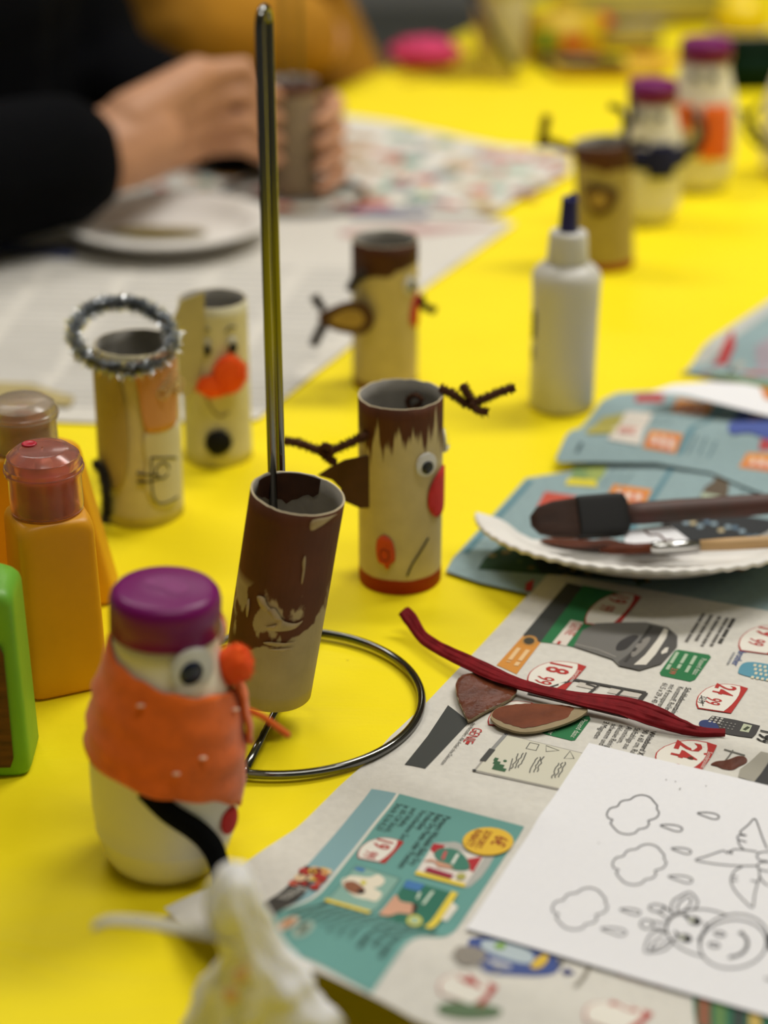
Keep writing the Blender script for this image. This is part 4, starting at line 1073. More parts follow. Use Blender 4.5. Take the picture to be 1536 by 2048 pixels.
halo = part('halo', setmesh('halo', *sweep(ring, .0016, 8, True), m_tinc), an)
rg = random.Random(2); V, Fc = [], []
fr = frames(ring, True)
for _ in range(5200):
    i = rg.randrange(72); an_ = rg.random() * 2 * PI; d = (fr[i][1] * math.cos(an_) + fr[i][2] * math.sin(an_)); p = ring[i].lerp(ring[(i + 1) % 72], rg.random())
    L_ = rg.uniform(.0026, .0054); s_ = Vector((rg.uniform(-1, 1), rg.uniform(-1, 1), rg.uniform(-1, 1))).normalized() * .0006
    bend = Vector((rg.uniform(-1, 1), rg.uniform(-1, 1), rg.uniform(-1, 1))) * .0012; o = len(V)
    V += [p - s_, p + s_, p + d * L_ * .6 + s_ + bend, p + d * L_ * .6 - s_ + bend, p + d * L_ + bend * 2]; Fc += [(o, o + 1, o + 2, o + 3), (o + 3, o + 2, o + 4)]
part('tinsel', setmesh('tinsel', V, Fc, m_tin, smooth=False), halo)
# ---- snowman roll with orange nose
pO = G(438, 910); ol = thing('snowman_roll', 'beige cardboard roll snowman with fluffy orange nose and black button', 'figurine', pO, face_cam(pO))
RO, HO = 0.0198, 0.0985
roll(ol, RO, HO, painted('cream_card', (216, 209, 174), (150, 128, 62), 5.0), seed=9)
m_nose = mat('orange_fluff', (246, 96, 24), 0.95, sheen=0.1); m_bpom = mat('black_fluff', (16, 16, 16), 0.95)
M_ = Matrix.Translation((RO * math.sin(.14) * 1.0 + .0004, -RO - .003, .0575))
nose = merge(xf(pompom(.0108, (1, .55, 1.2), 1400, 3), Matrix.Translation((.0045, 0, .002)) @ Matrix.Rotation(.3, 4, 'Y')), xf(pompom(.0088, (1.3, .55, .85), 1000, 4), Matrix.Translation((-.0045, 0, -.0045))))
part('nose', setmesh('nose', *xf(nose, M_), m_nose), ol)
part('button', setmesh('button', *xf(pompom(.0085, (1, .5, 1), 1100, 6), Matrix.Translation((0, -RO - .002, .0170))), m_bpom), ol)
for th in (-.25, .52):
    cyl_patch(circ(0, 76.0, 3.8, 4.8), RO, th, mat('eye_grey_white', (196, 192, 176), .7), 'eye_white', ol, .0004, .0002, 0); cyl_patch(circ(0, 74.0, 2.7, 3.4), RO, th + .02, m_eye_b, 'pupil', ol, .0004, .0006, 0)
    cyl_line([(-3.5, 84), (-1, 87), (3, 86)], RO, th, mat('brow_pen', (110, 106, 92), .7), 'brow', ol, .0011)
cyl_line([(-8, 44), (-4, 36), (0, 33), (5, 35)], RO, .1, mat('mouth_pen', (140, 130, 92), .7), 'mouth', ol, .0009)

wing_px = [(345, 640), (362, 600), (388, 588), (408, 578), (410, 640), (408, 700), (396, 760), (374, 800), (358, 780), (352, 720)]
pts = [local_at(ol, x, y, .016) for x, y in wing_px]; V, Fc = plate_poly([(p.x, p.z) for p in pts], 0.0009)
V = [v + Vector((0, -.0190 + (-.009 - v.x) * .25, 0)) for v in V]
part('paper_wing', sharp(setmesh('paper_wing', V, Fc, mat('beige_card_wing', (196, 184, 138), .85, var=.06, vscale=60)), 40), ol)

# ---- black curled pipe cleaner behind the orange bottles
pb = G(205, 1045); bk = thing('pipe_cleaner', 'black curled pipe cleaner on the tablecloth beside the angel roll', 'pipe cleaner', pb)
pts = [Vector(P(x, y, z_)) - pb for x, y, z_ in [(186, 930, .98), (198, 930, .98), (208, 955, .98), (213, 990, .98), (214, 1022, .985), (208, 1046, .985)]]
part('stem', setmesh('stem', *pipe_cleaner(pts, .0034, 8, 30000), m_fuzz_black), bk)

# ------------------------------------------------------------------ chrome wire stand with tube
m_chrome = mat('chrome_wire', (112, 112, 110), 0.12, 1.0)
WS = G(566, 1408); WS.z = 0.0011; cr0 = (G(632, 1280) - G(499, 1540)); CB = math.atan2(cr0.y, cr0.x)
def wire_stand(label, loc, rot, group):
    t = thing('wire_stand', label, 'stand', loc, rot, group)
    Rr, wr = 0.0632, 0.0020
    part('ring_base', setmesh('ring_base', *sweep([Vector((Rr * math.cos(2 * PI * k / 96), Rr * math.sin(2 * PI * k / 96), wr)) for k in range(96)], wr, 14, True), m_chrome), t)
    part('cross_bar', setmesh('cross_bar', *sweep([Vector((x, 0, wr + .0004)) for x in (-Rr, -.03, 0, .03, Rr)], .0019, 12), m_chrome), t)
    for s in (-1, 1): part('weld', setmesh('weld', *xf(ball(.0030, 14, 8), Matrix.Translation((s * Rr, 0, .0026))), m_chrome), t)
    hw, top = 0.0068, 0.3085
    path = [Vector((-hw, 0, .003))] + [Vector((-hw, 0, top * k / 12)) for k in range(1, 11)] + [Vector((-hw, 0, top - hw))]
    path += [Vector((-hw * math.cos(a), 0, top - hw + hw * math.sin(a))) for a in [PI * k / 14 for k in range(1, 14)]]
    path += [Vector((hw, 0, top - hw))] + [Vector((hw, 0, top * k / 12)) for k in range(10, 0, -1)] + [Vector((hw, 0, .003))]
    part('handle', setmesh('handle', *sweep(path, .0019, 14), m_chrome), t)
    return t
ws = wire_stand('chrome wire stand with ring base holding the tilted brown tube', WS, CB, 'wire stands')
pT = G(540, 1392); tub = thing('painted_tube', 'tilted cardboard tube brushed with brown paint hanging on the wire stand', 'cardboard tube', (0, 0, 0), 0)
bot = P(531, 1388, 0.800); topc = P(596, 986, 0.752)
ax = (topc - bot); TL = 0.0985; bot = topc - ax.normalized() * TL
tub.location = bot; tub.rotation_mode = 'QUATERNION'; tub.rotation_quaternion = Vector((0, 0, 1)).rotation_difference(ax.normalized())
roll(tub, 0.0196, TL, painted('brushed_brown_card', (178, 162, 124), (88, 48, 26), 0.034, 0.010, -0.55, 700, (70, 70, 46), None, (0.030, 0.062, 1.0)), mat('tube_inside', (158, 152, 142), .85, var=.12, vscale=90, bump=.2), 0.02, 3)
m_flap = mat('brown_paint_matt', (70, 38, 20), .55, var=.3, vscale=140, bump=.3)
Vp, Fp = [], []
RI = 0.0196 - .0014
for j in range(5):
    for i in range(15):
        a = math.radians(150 + i * 7.0); zz = TL - .0004 - j * .0034 * (0.5 + .5 * math.sin(PI * i / 14)) * (1 + .3 * noise.noise(Vector((i * .6, 0, 0)))); Vp.append(Vector((RI * math.sin(a), -RI * math.cos(a), zz)))
for j in range(4):
    for i in range(14): Fp.append((j * 15 + i, j * 15 + i + 1, (j + 1) * 15 + i + 1, (j + 1) * 15 + i))
part('inside_paint', setmesh('inside_paint', Vp, Fp, m_flap), tub)
Rt = 0.0196
m_bare = mat('bare_card', (176, 158, 122), .85, var=.15, vscale=200)
for (th, pts) in [(0.32, [(-.5, 77), (.3, 80), (1.0, 76), (1.2, 70), (.9, 66), (.4, 68), (.2, 73)]),
                  (-.08, [(-4, 51), (-1, 53), (1.5, 50), (4, 47.5), (9, 46.5), (12, 47.5), (9, 44), (4, 42.5), (-1, 42), (-3.5, 43), (1, 45.5), (-1, 48)]),
                  (-.30, [(-5, 56), (-2, 57), (0, 54), (2, 52), (0, 50.5), (-3, 52)]), (-.75, [(-1, 50), (0, 53), (.8, 49), (.6, 44), (-.4, 45)]),
                  (.05, [(-6, 35), (-2, 34.6), (4, 35.4), (8, 37), (3, 36.6), (-3, 36.4)]), (.02, [(-2, 32), (3, 32.2), (8, 34), (4, 33.8), (-1, 33)]), (.62, [(-5, 92), (0, 94), (5, 96.5), (8, 97), (3, 97.4), (-5, 97)])]:
    cyl_patch(pts, Rt, th, m_bare, 'bare_patch', tub, .00005, .00012, 3)

# ------------------------------------------------------------------ snowman bottles
m_hdpe = mat('translucent_white_plastic', (234, 228, 210), 0.38, sss=0.3, var=0.02, vscale=20)
m_cap = mat('purple_plastic', (116, 16, 96), 0.33, var=0.03, vscale=60, spec=0.32)
m_felt = mat('orange_felt', (232, 104, 14), 0.95, var=0.12, vscale=160, bump=0.5, bscale=700, sheen=0.3)
m_blackfelt = mat('black_felt', (7, 7, 8), 0.95, bump=0.3, bscale=600, spec=0.1)
m_redfelt = mat('red_button_felt', (188, 40, 36), 0.9, var=0.1, vscale=150)
SPROF = [(0.0, 0.0015), (0.019, 0.0), (0.0225, 0.001), (0.0250, 0.006), (0.0272, 0.0145), (0.0276, 0.0152), (0.0274, 0.0160), (0.0288, 0.026), (0.0294, 0.040), (0.0293, 0.052), (0.0280, 0.064), (0.0256, 0.076), (0.0226, 0.086),
         (0.0208, 0.092), (0.0198, 0.097), (0.0198, 0.102)]
def srad(z):
    for (r0, z0), (r1, z1) in zip(SPROF[1:], SPROF[2:]):
        if z0 <= z <= z1: return r0 + (r1 - r0) * (z - z0) / (z1 - z0 + 1e-9)
    return SPROF[-1][0]
def spos(th, z, off=0.0):
    r = srad(z) + off; return Vector((r * math.sin(th), -r * math.cos(th), z))
def wrap(fn_top, fn_bot, a0, a1, off, thick, n=60, rows=10, fold=0.0, seed=0):
    V, Fc = [], []
    for side in (0, 1):
        for i in range(n + 1):
            a = a0 + (a1 - a0) * i / n; zt, zb = fn_top(a), fn_bot(a)
            for j in range(rows + 1):
                z = zb + (zt - zb) * j / rows
                f = fold * (0.6 * math.sin(z * 460 + a * 1.8 + seed) + noise.noise(Vector((a * 2.5, z * 160, seed))))
                V.append(spos(a, z, off + max(-off * .4, f) + thick * side))
    B = (n + 1) * (rows + 1); R1 = rows + 1
    for i in range(n):
        for j in range(rows):
            a_, b_, c_, d_ = i * R1 + j, (i + 1) * R1 + j, (i + 1) * R1 + j + 1, i * R1 + j + 1
            Fc.append((B + a_, B + b_, B + c_, B + d_)); Fc.append((d_, c_, b_, a_))
    for i in range(n):
        a_, b_ = i * R1, (i + 1) * R1; Fc.append((a_, b_, B + b_, B + a_)); a_, b_ = a_ + rows, b_ + rows; Fc.append((b_, a_, B + a_, B + b_))
    for j in range(rows):
        Fc.append((j + 1, j, B + j, B + j + 1)); k = n * R1; Fc.append((k + j, k + j + 1, B + k + j + 1, B + k + j))
    return V, Fc
def cap_verts(r=0.0209, z0=0.1015, h=0.0175):
    prof = [(0.001, z0 + .001), (r - .002, z0), (r, z0 + .0006), (r, z0 + h * .72), (r - .0006, z0 + h * .86), (r - .0020, z0 + h * .96), (r - .0042, z0 + h), (0.006, z0 + h + .0003), (0.0005, z0 + h + .0003)]
    return lathe(prof, 96, fn=lambda p, a: p)
def snow_base(t):
    part('bottle', setmesh('bottle', *lathe(SPROF, 64), m_hdpe), t)
    part('cap', setmesh('cap', *cap_verts(), m_cap), t, 'purple screw cap')
def strip_on(pts, w, thick=0.0008):
    """felt strip: centre points (th, z, off) with width w across"""
    ctr = catmull([spos(a, z, o) for a, z, o in pts], 8); nr = catmull([Vector((math.sin(a), -math.cos(a), 0)) for a, z, o in pts], 8)
    V, Fc = [], []; n = len(ctr)
    for i in range(n):
        t = (ctr[min(n - 1, i + 1)] - ctr[max(0, i - 1)]).normalized(); s = t.cross(nr[i]).normalized() * w * .5; k = nr[i].normalized() * thick
        V += [ctr[i] - s, ctr[i] + s, ctr[i] + s + k, ctr[i] - s + k]
    for i in range(n - 1):
        for k in range(4): Fc.append((i * 4 + k, i * 4 + (k + 1) % 4, i * 4 + 4 + (k + 1) % 4, i * 4 + 4 + k))
    Fc += [(3, 2, 1, 0), tuple((n - 1) * 4 + k for k in range(4))]
    return V, Fc
def smear(t):  # slightly lighter, rougher patch on the cap top
    V, Fc = [], []; z = .1015 + .0175 + .0005
    pts = catmull([(-.008, -.002 + .006, z), (-.002, .008, z), (.004, .006, z), (.008, .001, z), (.0075, -.005, z), (.003, -.0075, z), (0, -.003, z), (-.004, -.001, z)], 4, True)
    part('cap_patch', setmesh('cap_patch', [Vector(p) for p in pts], [tuple(range(len(pts)))], mat('lighter_cap_plastic', (128, 40, 108), .5, var=.1, vscale=200), smooth=False), t)

pS = G(332, 1706); sn = thing('snowman_bottle', 'snowman made from a white bottle with purple cap and orange felt scarf, in the foreground', 'figurine', pS, face_cam(pS), 'snowman bottles')
snow_base(sn); sn.rotation_euler[1] = math.radians(2.8)
def lerp_tab(tab):
    def f(a):
        d = math.degrees(a)
        if d <= tab[0][0]: return tab[0][1]
        for (x0, y0), (x1, y1) in zip(tab, tab[1:]):
            if d <= x1: return y0 + (y1 - y0) * smooth01((d - x0) / (x1 - x0))
        return tab[-1][1]
    return f
top_ = lerp_tab([(-180, .098), (-90, .0975), (-52, .0935), (-28, .0910), (0, .0872), (31, .0837), (84, .0775)]); bot_ = lerp_tab([(-180, .056), (-90, .0530), (-45, .0510), (0, .0462), (30, .0415), (58, .033), (70, .028), (84, .048)])
sc = part('scarf', setmesh('scarf', *wrap(top_, bot_, math.radians(-215), math.radians(84), .0008, .0012, 84, 16, .0009), m_felt), sn)
part('scarf_end', setmesh('scarf_end', *wrap(lerp_tab([(70, .088), (104, .086)]), lerp_tab([(70, .056), (90, .050), (104, .058)]), math.radians(72), math.radians(118), .0032, .0016, 14, 10, .0006, 3), m_felt), sc)
e0 = spos(math.radians(86), .066, .004); d_ = Vector((1, -.25, -.55)).normalized()
pth = [e0, e0 + d_ * .006 + Vector((0, 0, .0008)), e0 + d_ * .012, e0 + d_ * .0185 + Vector((0, 0, -.0012))]
part('scarf_string', setmesh('scarf_string', *sweep(catmull(pth, 6), lambda t: .0013 if t < .96 else .0009, 8), m_felt), sc)
googly(sn, .0200, math.radians(25), .0945, .0088, (-.08, -.1), m_eye_bl, .0006); googly(sn, .0200, math.radians(124), .0965, .0088, (0, 0), m_eye_bl, .0006)
nv = pompom(.0078, (1, 1, 1.08), 1600, 8)
part('nose', setmesh('nose', *xf(nv, Matrix.Translation(spos(math.radians(78), .0885, .0045))), m_nose), sn)
bp_ = spos(math.radians(54), .0262, .0003)
bt = part('button', setmesh('button', *xf(lathe([(.0056, 0), (.0056, .0007), (.005, .0011), (.0003, .0012)], 30), Matrix.Translation(bp_) @ Matrix.Rotation(math.radians(54), 4, 'Z') @ Matrix.Rotation(PI / 2 - .10, 4, 'X')), m_redfelt), sn)
part('belt_strap', setmesh('belt_strap', *strip_on([(math.radians(-16), .0490, .0006), (math.radians(0), .040, .0008), (math.radians(20), .030, .0010), (math.radians(33), .020, .0022), (math.radians(38), .010, .0055), (math.radians(39), .0012, .0085)], .0088), m_blackfelt), sn)
smear(sn)
for (a, z) in [(-22, .083), (5, .0575), (24, .062), (62, .0735)]:
    part('glue_speck', setmesh('glue_speck', *xf(ball(.0010, 8, 6, (1.6, 1, .6)), Matrix.Translation(spos(math.radians(a), z, .0030))), mat('dried_glue', (236, 196, 170), .4)), sn)

def far_snow(label, px, py, k, scarf, m_scarf, arms):
    p = G(px, py); t = thing('snowman_bottle', label, 'figurine', p, face_cam(p), 'snowman bottles'); snow_base(t)
    if scarf: part('scarf', setmesh('scarf', *wrap(lerp_tab([(-180, .070), (0, .067), (180, .070)]), lerp_tab([(-180, .056), (0, .050), (180, .056)]), -PI, PI, .0010, .0016, 48, 6, .0007), m_scarf), t)
    for tail in arms.get('tails', []): part('scarf_end', setmesh('scarf_end', *wrap(lambda a: .072, lambda a: tail[2], math.radians(tail[0]), math.radians(tail[1]), .003, .0016, 12, 8, .0005, 2), m_scarf), t)
    for pth in arms.get('pipe', []): part('arm', setmesh('arm', *pipe_cleaner([Vector(q) for q in pth], .0030), m_fuzz_black), t)
    googly(t, .0205, -.35, .088 + .004, .0062, (0, 0)); googly(t, .0205, .35, .092, .0062, (0, 0))
    t.scale = (k, k, k); return t
m_navy = mat('navy_felt', (24, 26, 62), .95)
far_snow('blurred white snowman bottle with purple cap and dark scarf behind the far reindeer', 1290, 438, 1.0, True, m_navy, {'pipe': [[(.03, -.004, .058), (.038, -.008, .062), (.044, -.010, .075), (.040, -.010, .088)]], 'tails': [(0, 40, .044)]})
far_snow('blurred white snowman bottle with purple cap and bright orange scarf tails, farther back', 1392, 372, 1.12, False, m_felt, {'tails': [(-52, -10, .052), (2, 46, .030)], 'pipe': [[(-.008, -.032, .068), (.002, -.040, .058), (.000, -.042, .046), (-.012, -.036, .040)], [(.03, -.008, .066), (.045, -.012, .050), (.055, -.012, .038), (.068, -.012, .034)]]})
far_snow('blurred beige snowman bottle cut by the right edge of the picture', 1580, 352, 1.05, False, m_felt, {'pipe': [[(-.03, -.010, .066), (-.042, -.014, .050), (-.036, -.02, .036), (-.026, -.022, .030)]]})

# ------------------------------------------------------------------ paint bottles
m_or = mat('orange_paint_bottle', (222, 156, 22), 0.42, var=0.06, vscale=40, bump=0.12, bscale=160)
m_gr = mat('green_paint_bottle', (108, 172, 50), 0.40, var=0.05, vscale=40, bump=0.1, bscale=160)
m_clear = mat('frosted_clear_cap', (226, 214, 200), 0.22, trans=0.82, ior=1.35, var=0.06, vscale=90)
m_clear2 = mat('grey_clear_cap', (206, 208, 190), 0.3, trans=0.45, ior=1.35, var=0.08, vscale=70)
m_red_cap = mat('red_stained_clear_cap', (236, 186, 178), 0.16, trans=0.88, ior=1.30, var=0.12, vscale=50)
m_neckin = mat('paint_crusted_neck', (202, 124, 60), 0.5, var=0.3, vscale=90)
m_neckred = mat('red_crusted_neck', (196, 96, 84), 0.5, var=0.4, vscale=60, rgb2=(222, 176, 100))
def squircle_loft(levels, seg=48):
    """levels: (half x, half y, corner 0..1, z)"""
    V, Fc = [], []
    for (hx, hy, c, z) in levels:
        e = 2.0 / (2 + 8 * (1 - c))
        for i in range(seg):
            a = 2 * PI * i / seg; ca, sa = math.cos(a), math.sin(a)
            V.append(Vector((hx * math.copysign(abs(ca) ** e, ca), hy * math.copysign(abs(sa) ** e, sa), z)))
    n = len(levels)
    for j in range(n - 1):
        for i in range(seg):
            k = (i + 1) % seg; Fc.append((j * seg + i, j * seg + k, (j + 1) * seg + k, (j + 1) * seg + i))
    Fc.append(tuple(range(seg - 1, -1, -1))); Fc.append(tuple((n - 1) * seg + i for i in range(seg)))
    return V, Fc
def paint_bottle(label, loc, rot, hx, hy, hx2, hy2, hb, m_body, m_c, m_n, cr=.0158, ch=.027, lean=0.0, group='paint bottles'):
    t = thing('paint_bottle', label, 'paint bottle', loc, rot, group)
    sh = [(hx - .003, hy - .003, .35, 0.0), (hx - .0008, hy - .0008, .3, .0008), (hx, hy, .28, .003)]
    for k in range(1, 7):
        f = k / 7; sh.append((hx + (hx2 - hx) * f, hy + (hy2 - hy) * f, .28, .003 + (hb - .010) * f))
    for f in (0, .25, .5, .7, .85, 1.0):
        a = f * PI / 2; rr = .0145
        sh.append((rr + (hx2 - rr) * math.cos(a) ** .7 if f < 1 else rr, rr + (hy2 - rr) * math.cos(a) ** .7 if f < 1 else rr, .28 + .72 * f, hb - .007 + .007 * math.sin(a)))
    sh.append((.0135, .0135, 1, hb + .001)); part('body', setmesh('body', *squircle_loft(sh), m_body), t)
    part('neck', setmesh('neck', *lathe([(cr - .0035, hb), (cr - .0035, hb + ch * .55), (cr - .006, hb + ch * .62), (.004, hb + ch * .66), (.004, hb + ch * .78)], 32), m_n), t)
    z = hb + .0012
    o = [(cr, z), (cr + .0002, z + ch * .1), (cr - .0001, z + ch * .58), (cr + .0012, z + ch * .60), (cr + .0012, z + ch * .74), (cr + .0006, z + ch * .76), (cr - .0002, z + ch * .88), (cr - .004, z + ch * .985), (cr - .0056, z + ch), (.0006, z + ch)]
    i_ = [(.0006, z + ch - .0016), (cr - .0062, z + ch - .0016), (cr - .0020, z + ch * .84), (cr - .0015, z)]
    V, Fc = lathe(o + i_, 48, False, False); n = len(o + i_); seg = 48
    for i in range(seg):
        k = (i + 1) % seg; Fc.append(((n - 1) * seg + i, (n - 1) * seg + k, k, i))
    cp = part('flip_cap', sharp(setmesh('flip_cap', V, Fc, m_c), 35), t)
    part('cap_seam', setmesh('cap_seam', *sweep([Vector(((cr + .0013) * math.sin(2 * PI * k / 60), -(cr + .0013) * math.cos(2 * PI * k / 60), z + ch * .665)) for k in range(60)], .0004, 6, True), m_c), cp)
    if lean: t.rotation_euler[1] = lean
    return t
ob_ = G(124, 1354)
b1 = paint_bottle('square orange paint bottle with red stained clear cap, nearest the snowman', ob_, math.radians(24), .0186, .0186, .0175, .0175, .0865, m_or, m_red_cap, m_neckred, cr=.0162, ch=.029)
part('red_drop', setmesh('red_drop', *xf(lathe([(.0034, 0), (.0034, .0004), (.0028, .0008), (.0022, .0004), (.0003, .0004)], 24), Matrix.Rotation(-math.radians(24), 4, 'Z') @ Matrix.Translation((-.0062, .003, .0865 + .0012 + .0292))), mat('red_paint_ring', (176, 24, 48), .3)), b1)
b2 = paint_bottle('wide orange paint bottle with clear cap standing behind the square one', G(78, 1190), math.radians(6), .0400, .0165, .0262, .0150, .0815, m_or, m_clear, m_neckin, cr=.0160, ch=.025)
b3 = paint_bottle('orange paint bottle with clear cap cut by the left picture edge', G(-72, 1335), math.radians(-8), .0180, .0180, .0170, .0170, .0830, m_or, m_clear, m_neckin, cr=.0155, ch=.029)
b4 = paint_bottle('green paint bottle with brown smeared front at the left edge', G(-43, 1515), math.radians(2), .0248, .0165, .0240, .0155, .0880, m_gr, m_clear2, m_clear2, cr=.0150, ch=.026)
fx = [(-.020, .006), (.017, .006), (.0185, .010), (.0188, .060), (.0175, .064), (-.020, .065)]
V, Fc = plate_poly(fx, .0012); V = [v + Vector((0, -.0172, 0)) for v in V]
part('paint_smeared_label', setmesh('paint_smeared_label', V, Fc, mat('smeared_brown_label', (108, 58, 26), .5, var=.4, vscale=1, rgb2=(58, 26, 14), stretch=(60, 60, 260), bump=.3), smooth=False), b4, 'label smeared with brown paint')

# ------------------------------------------------------------------ glue bottle
pg = G(1122, 810); gl = thing('glue_bottle', 'white craft glue bottle with dark blue nozzle', 'glue bottle', pg, face_cam(pg))
m_white_pl = mat('white_plastic', (214, 212, 206), 0.34, sss=0.15, var=.02, vscale=20)
m_bluecap = mat('navy_nozzle', (16, 18, 92), 0.35)
rg_ = 0.0207
part('body', setmesh('body', *lathe([(.001, .001), (rg_ - .003, 0), (rg_ - .0008, .0010), (rg_, .003), (rg_, .030), (rg_ + .0002, .060), (rg_ + .0006, .078), (rg_ + .0010, .086), (rg_ - .0004, .0900), (rg_ - .004, .0935), (rg_ - .0085, .0955), (.0118, .097)], 56), m_white_pl), gl)
part('collar', setmesh('collar', *lathe([(.0128, .0962), (.0130, .097), (.0118, .113), (.0112, .1146), (.0098, .1152), (.001, .1152)], 48), m_white_pl), gl)
part('nozzle', setmesh('nozzle', *lathe([(.0062, .1150), (.0061, .118), (.0052, .134), (.0050, .1362), (.0040, .1362), (.0038, .134), (.001, .134)], 32), m_bluecap), gl, 'dark blue nozzle')
part('nozzle_tip', setmesh('nozzle_tip', *xf(lathe([(.0026, 0), (.0020, .005), (.0006, .0056)], 20), Matrix.Translation((.0018, 0, .1335))), m_bluecap), gl)
cyl_patch([(-2.2, 48), (-2.2, 66), (2.2, 66), (2.2, 48)], rg_, -1.12, mat('label_print', (64, 62, 66), .6), 'label_print', gl, .0002, .0004, 0)
cyl_patch([(-1.6, 34), (-1.6, 42), (1.6, 42), (1.6, 34)], rg_, -1.15, mat('label_print_pale', (150, 146, 120), .6), 'label_print', gl, .0002, .0004, 0)

# ------------------------------------------------------------------ paper plates and brushes
m_plate = mat('white_paper_plate', (226, 223, 218), 0.75, var=.02, vscale=60, bump=.15, bscale=300)
def plate_mesh(name, R, a0, a1, seg=160, hgt=.0165):
    prof = [(.0, .0012), (R * .30, .0012), (R * .58, .0014), (R * .66, .0022), (R * .74, .0060), (R * .80, .0105), (R * .86, .0135), (R * .94, hgt - .0012), (R * .99, hgt), (R, hgt - .0006)]
    V, Fc = [], []; th = .0007; n = len(prof)
    full = abs(a1 - a0) >= 2 * PI - 1e-6; cols = seg if full else seg + 1
    for side in (0, 1):
        for (r, z) in prof:
            for i in range(cols):
                a = a0 + (a1 - a0) * i / seg
                w_ = smooth01((r / R - .76) / .2); zz = z + .00055 * w_ * math.sin(a * 62); rr = r * (1 + .004 * w_ * math.sin(a * 62 + 1))
                V.append(Vector((rr * math.cos(a), rr * math.sin(a), zz - th * (1 - side) - (.0011 if side == 0 and r > R * .985 else 0))))
    B = n * cols
    for j in range(n - 1):
        for i in range(seg):
            k = (i + 1) % cols; a, b, c, d = j * cols + i, j * cols + k, (j + 1) * cols + k, (j + 1) * cols + i
            Fc.append((B + a, B + d, B + c, B + b)); Fc.append((a, b, c, d))
    for i in range(seg):
        k = (i + 1) % cols; t = (n - 1) * cols; Fc.append((t + i, t + k, B + t + k, B + t + i))
    if not full:
        for j in range(n - 1):
            a, d = j * cols, (j + 1) * cols; Fc.append((a, d, B + d, B + a)); a, d = a + seg, d + seg; Fc.append((d, a, B + a, B + d))
    return setmesh(name, V, Fc, m_plate)
zc = .0042
pp = G(1290, 1034, .0165 + zc); pl = thing('paper_plate', 'white half paper plate smeared with brown paint, carrying two brushes', 'plate', (pp.x, pp.y, zc), 0, 'paper plates')
pl.rotation_euler[0] = math.radians(-8.0)
part('plate_body', plate_mesh('plate_body', .0900, PI - .06, 2 * PI + .06), pl)
def plate_paint(pxs, z, name='plate_patch'):
    pts = catmull([(*(G(x, y, zc + z) - Vector(pl.location)).xy, z) for x, y in pxs], 5, True); cx = sum(pts, Vector()) / len(pts); V, Fc = [], []; n = len(pts)
    for k in range(4):
        for p in pts: V.append(p.lerp(cx, k / 3.2) + Vector((0, 0, .0012 * math.sin(min(1, k / 2) * PI / 2) + (.0006 * noise.noise(p * 300 + Vector((k, 0, 0))) if k else 0))))
    for k in range(3):
        for i in range(n): j = (i + 1) % n; Fc.append((k * n + i, k * n + j, (k + 1) * n + j, (k + 1) * n + i))
    Fc.append(tuple(3 * n + i for i in range(n)))
    part(name, setmesh(name, V, Fc, m_paint), pl)
plate_paint([(1080, 1082), (1110, 1074), (1160, 1086), (1215, 1076), (1250, 1088), (1300, 1094), (1380, 1100), (1400, 1108), (1330, 1114), (1240, 1112), (1170, 1106), (1120, 1098)], .0030)
plate_paint([(1290, 1064), (1305, 1060), (1320, 1070), (1340, 1076), (1335, 1084), (1315, 1078), (1300, 1076)], .0018)
def scrap():
    q = [G(x, y, .0195) for x, y in [(1248, 1063), (1338, 1050), (1378, 1081), (1300, 1092), (1250, 1086)]]; c = sum(q, Vector()) / 5
    t = thing('paper_scrap', 'small white paper scrap with a brown streak under the two brushes', 'paper', c)
    lo = [p - c for p in q]; V = lo + [p + Vector((0, 0, .0004)) for p in lo]; Fc = [tuple(range(4, -1, -1)), tuple(range(5, 10))] + [(i, (i + 1) % 5, (i + 1) % 5 + 5, i + 5) for i in range(5)]
    part('scrap_sheet', setmesh('scrap_sheet', V, Fc, m_paper, smooth=False), t)
    st = [G(x, y, .0201) - c for x, y in [(1290, 1062), (1300, 1070), (1318, 1070), (1330, 1080), (1345, 1080)]]
    part('brown_streak', setmesh('brown_streak', *sweep(catmull(st, 6), .0006, 8), m_paint), t)
scrap()
# wide flat brush
def orient(loc, xdir, up):
    x = Vector(xdir).normalized(); y = Vector(up).cross(x).normalized(); z = x.cross(y)
    return Matrix.Translation(loc) @ Matrix((x, y, z)).transposed().to_4x4()
def boxloft(levels, seg=40):
    """along +x: (x, half y, half z, corner)"""
    V, Fc = squircle_loft([(hy, hz, c, x) for x, hy, hz, c in levels], seg)
    return [Vector((v.z, v.x, v.y)) for v in V], Fc
bl = G(1062, 1042, .0290); br_ = G(1536, 1008, .0260)
bd = (br_ - bl).normalized()
bru = thing('paint_brush', 'wide flat brush with brown bristles, black ferrule and dark handle', 'brush', bl); bru.rotation_mode = 'QUATERNION'
bru.rotation_quaternion = orient((0, 0, 0), bd, Vector((0, -.80, .62))).to_quaternion()
part('bristles', setmesh('bristles', *boxloft([(0, .0028, .0014, .4), (.004, .0072, .0024, .4), (.012, .0094, .0034, .35), (.026, .0104, .0046, .3)]), mat('brown_bristles', (52, 30, 18), .75, var=.3, vscale=1, stretch=(30, 500, 500), bump=.5, bscale=1)), bru)
part('ferrule', setmesh('ferrule', *boxloft([(.0245, .0105, .0048, .3), (.026, .0110, .0052, .2), (.046, .0112, .0056, .2), (.0500, .0108, .0054, .25), (.0520, .0080, .0044, .6)]), mat('black_ferrule', (14, 14, 15), .6)), bru)
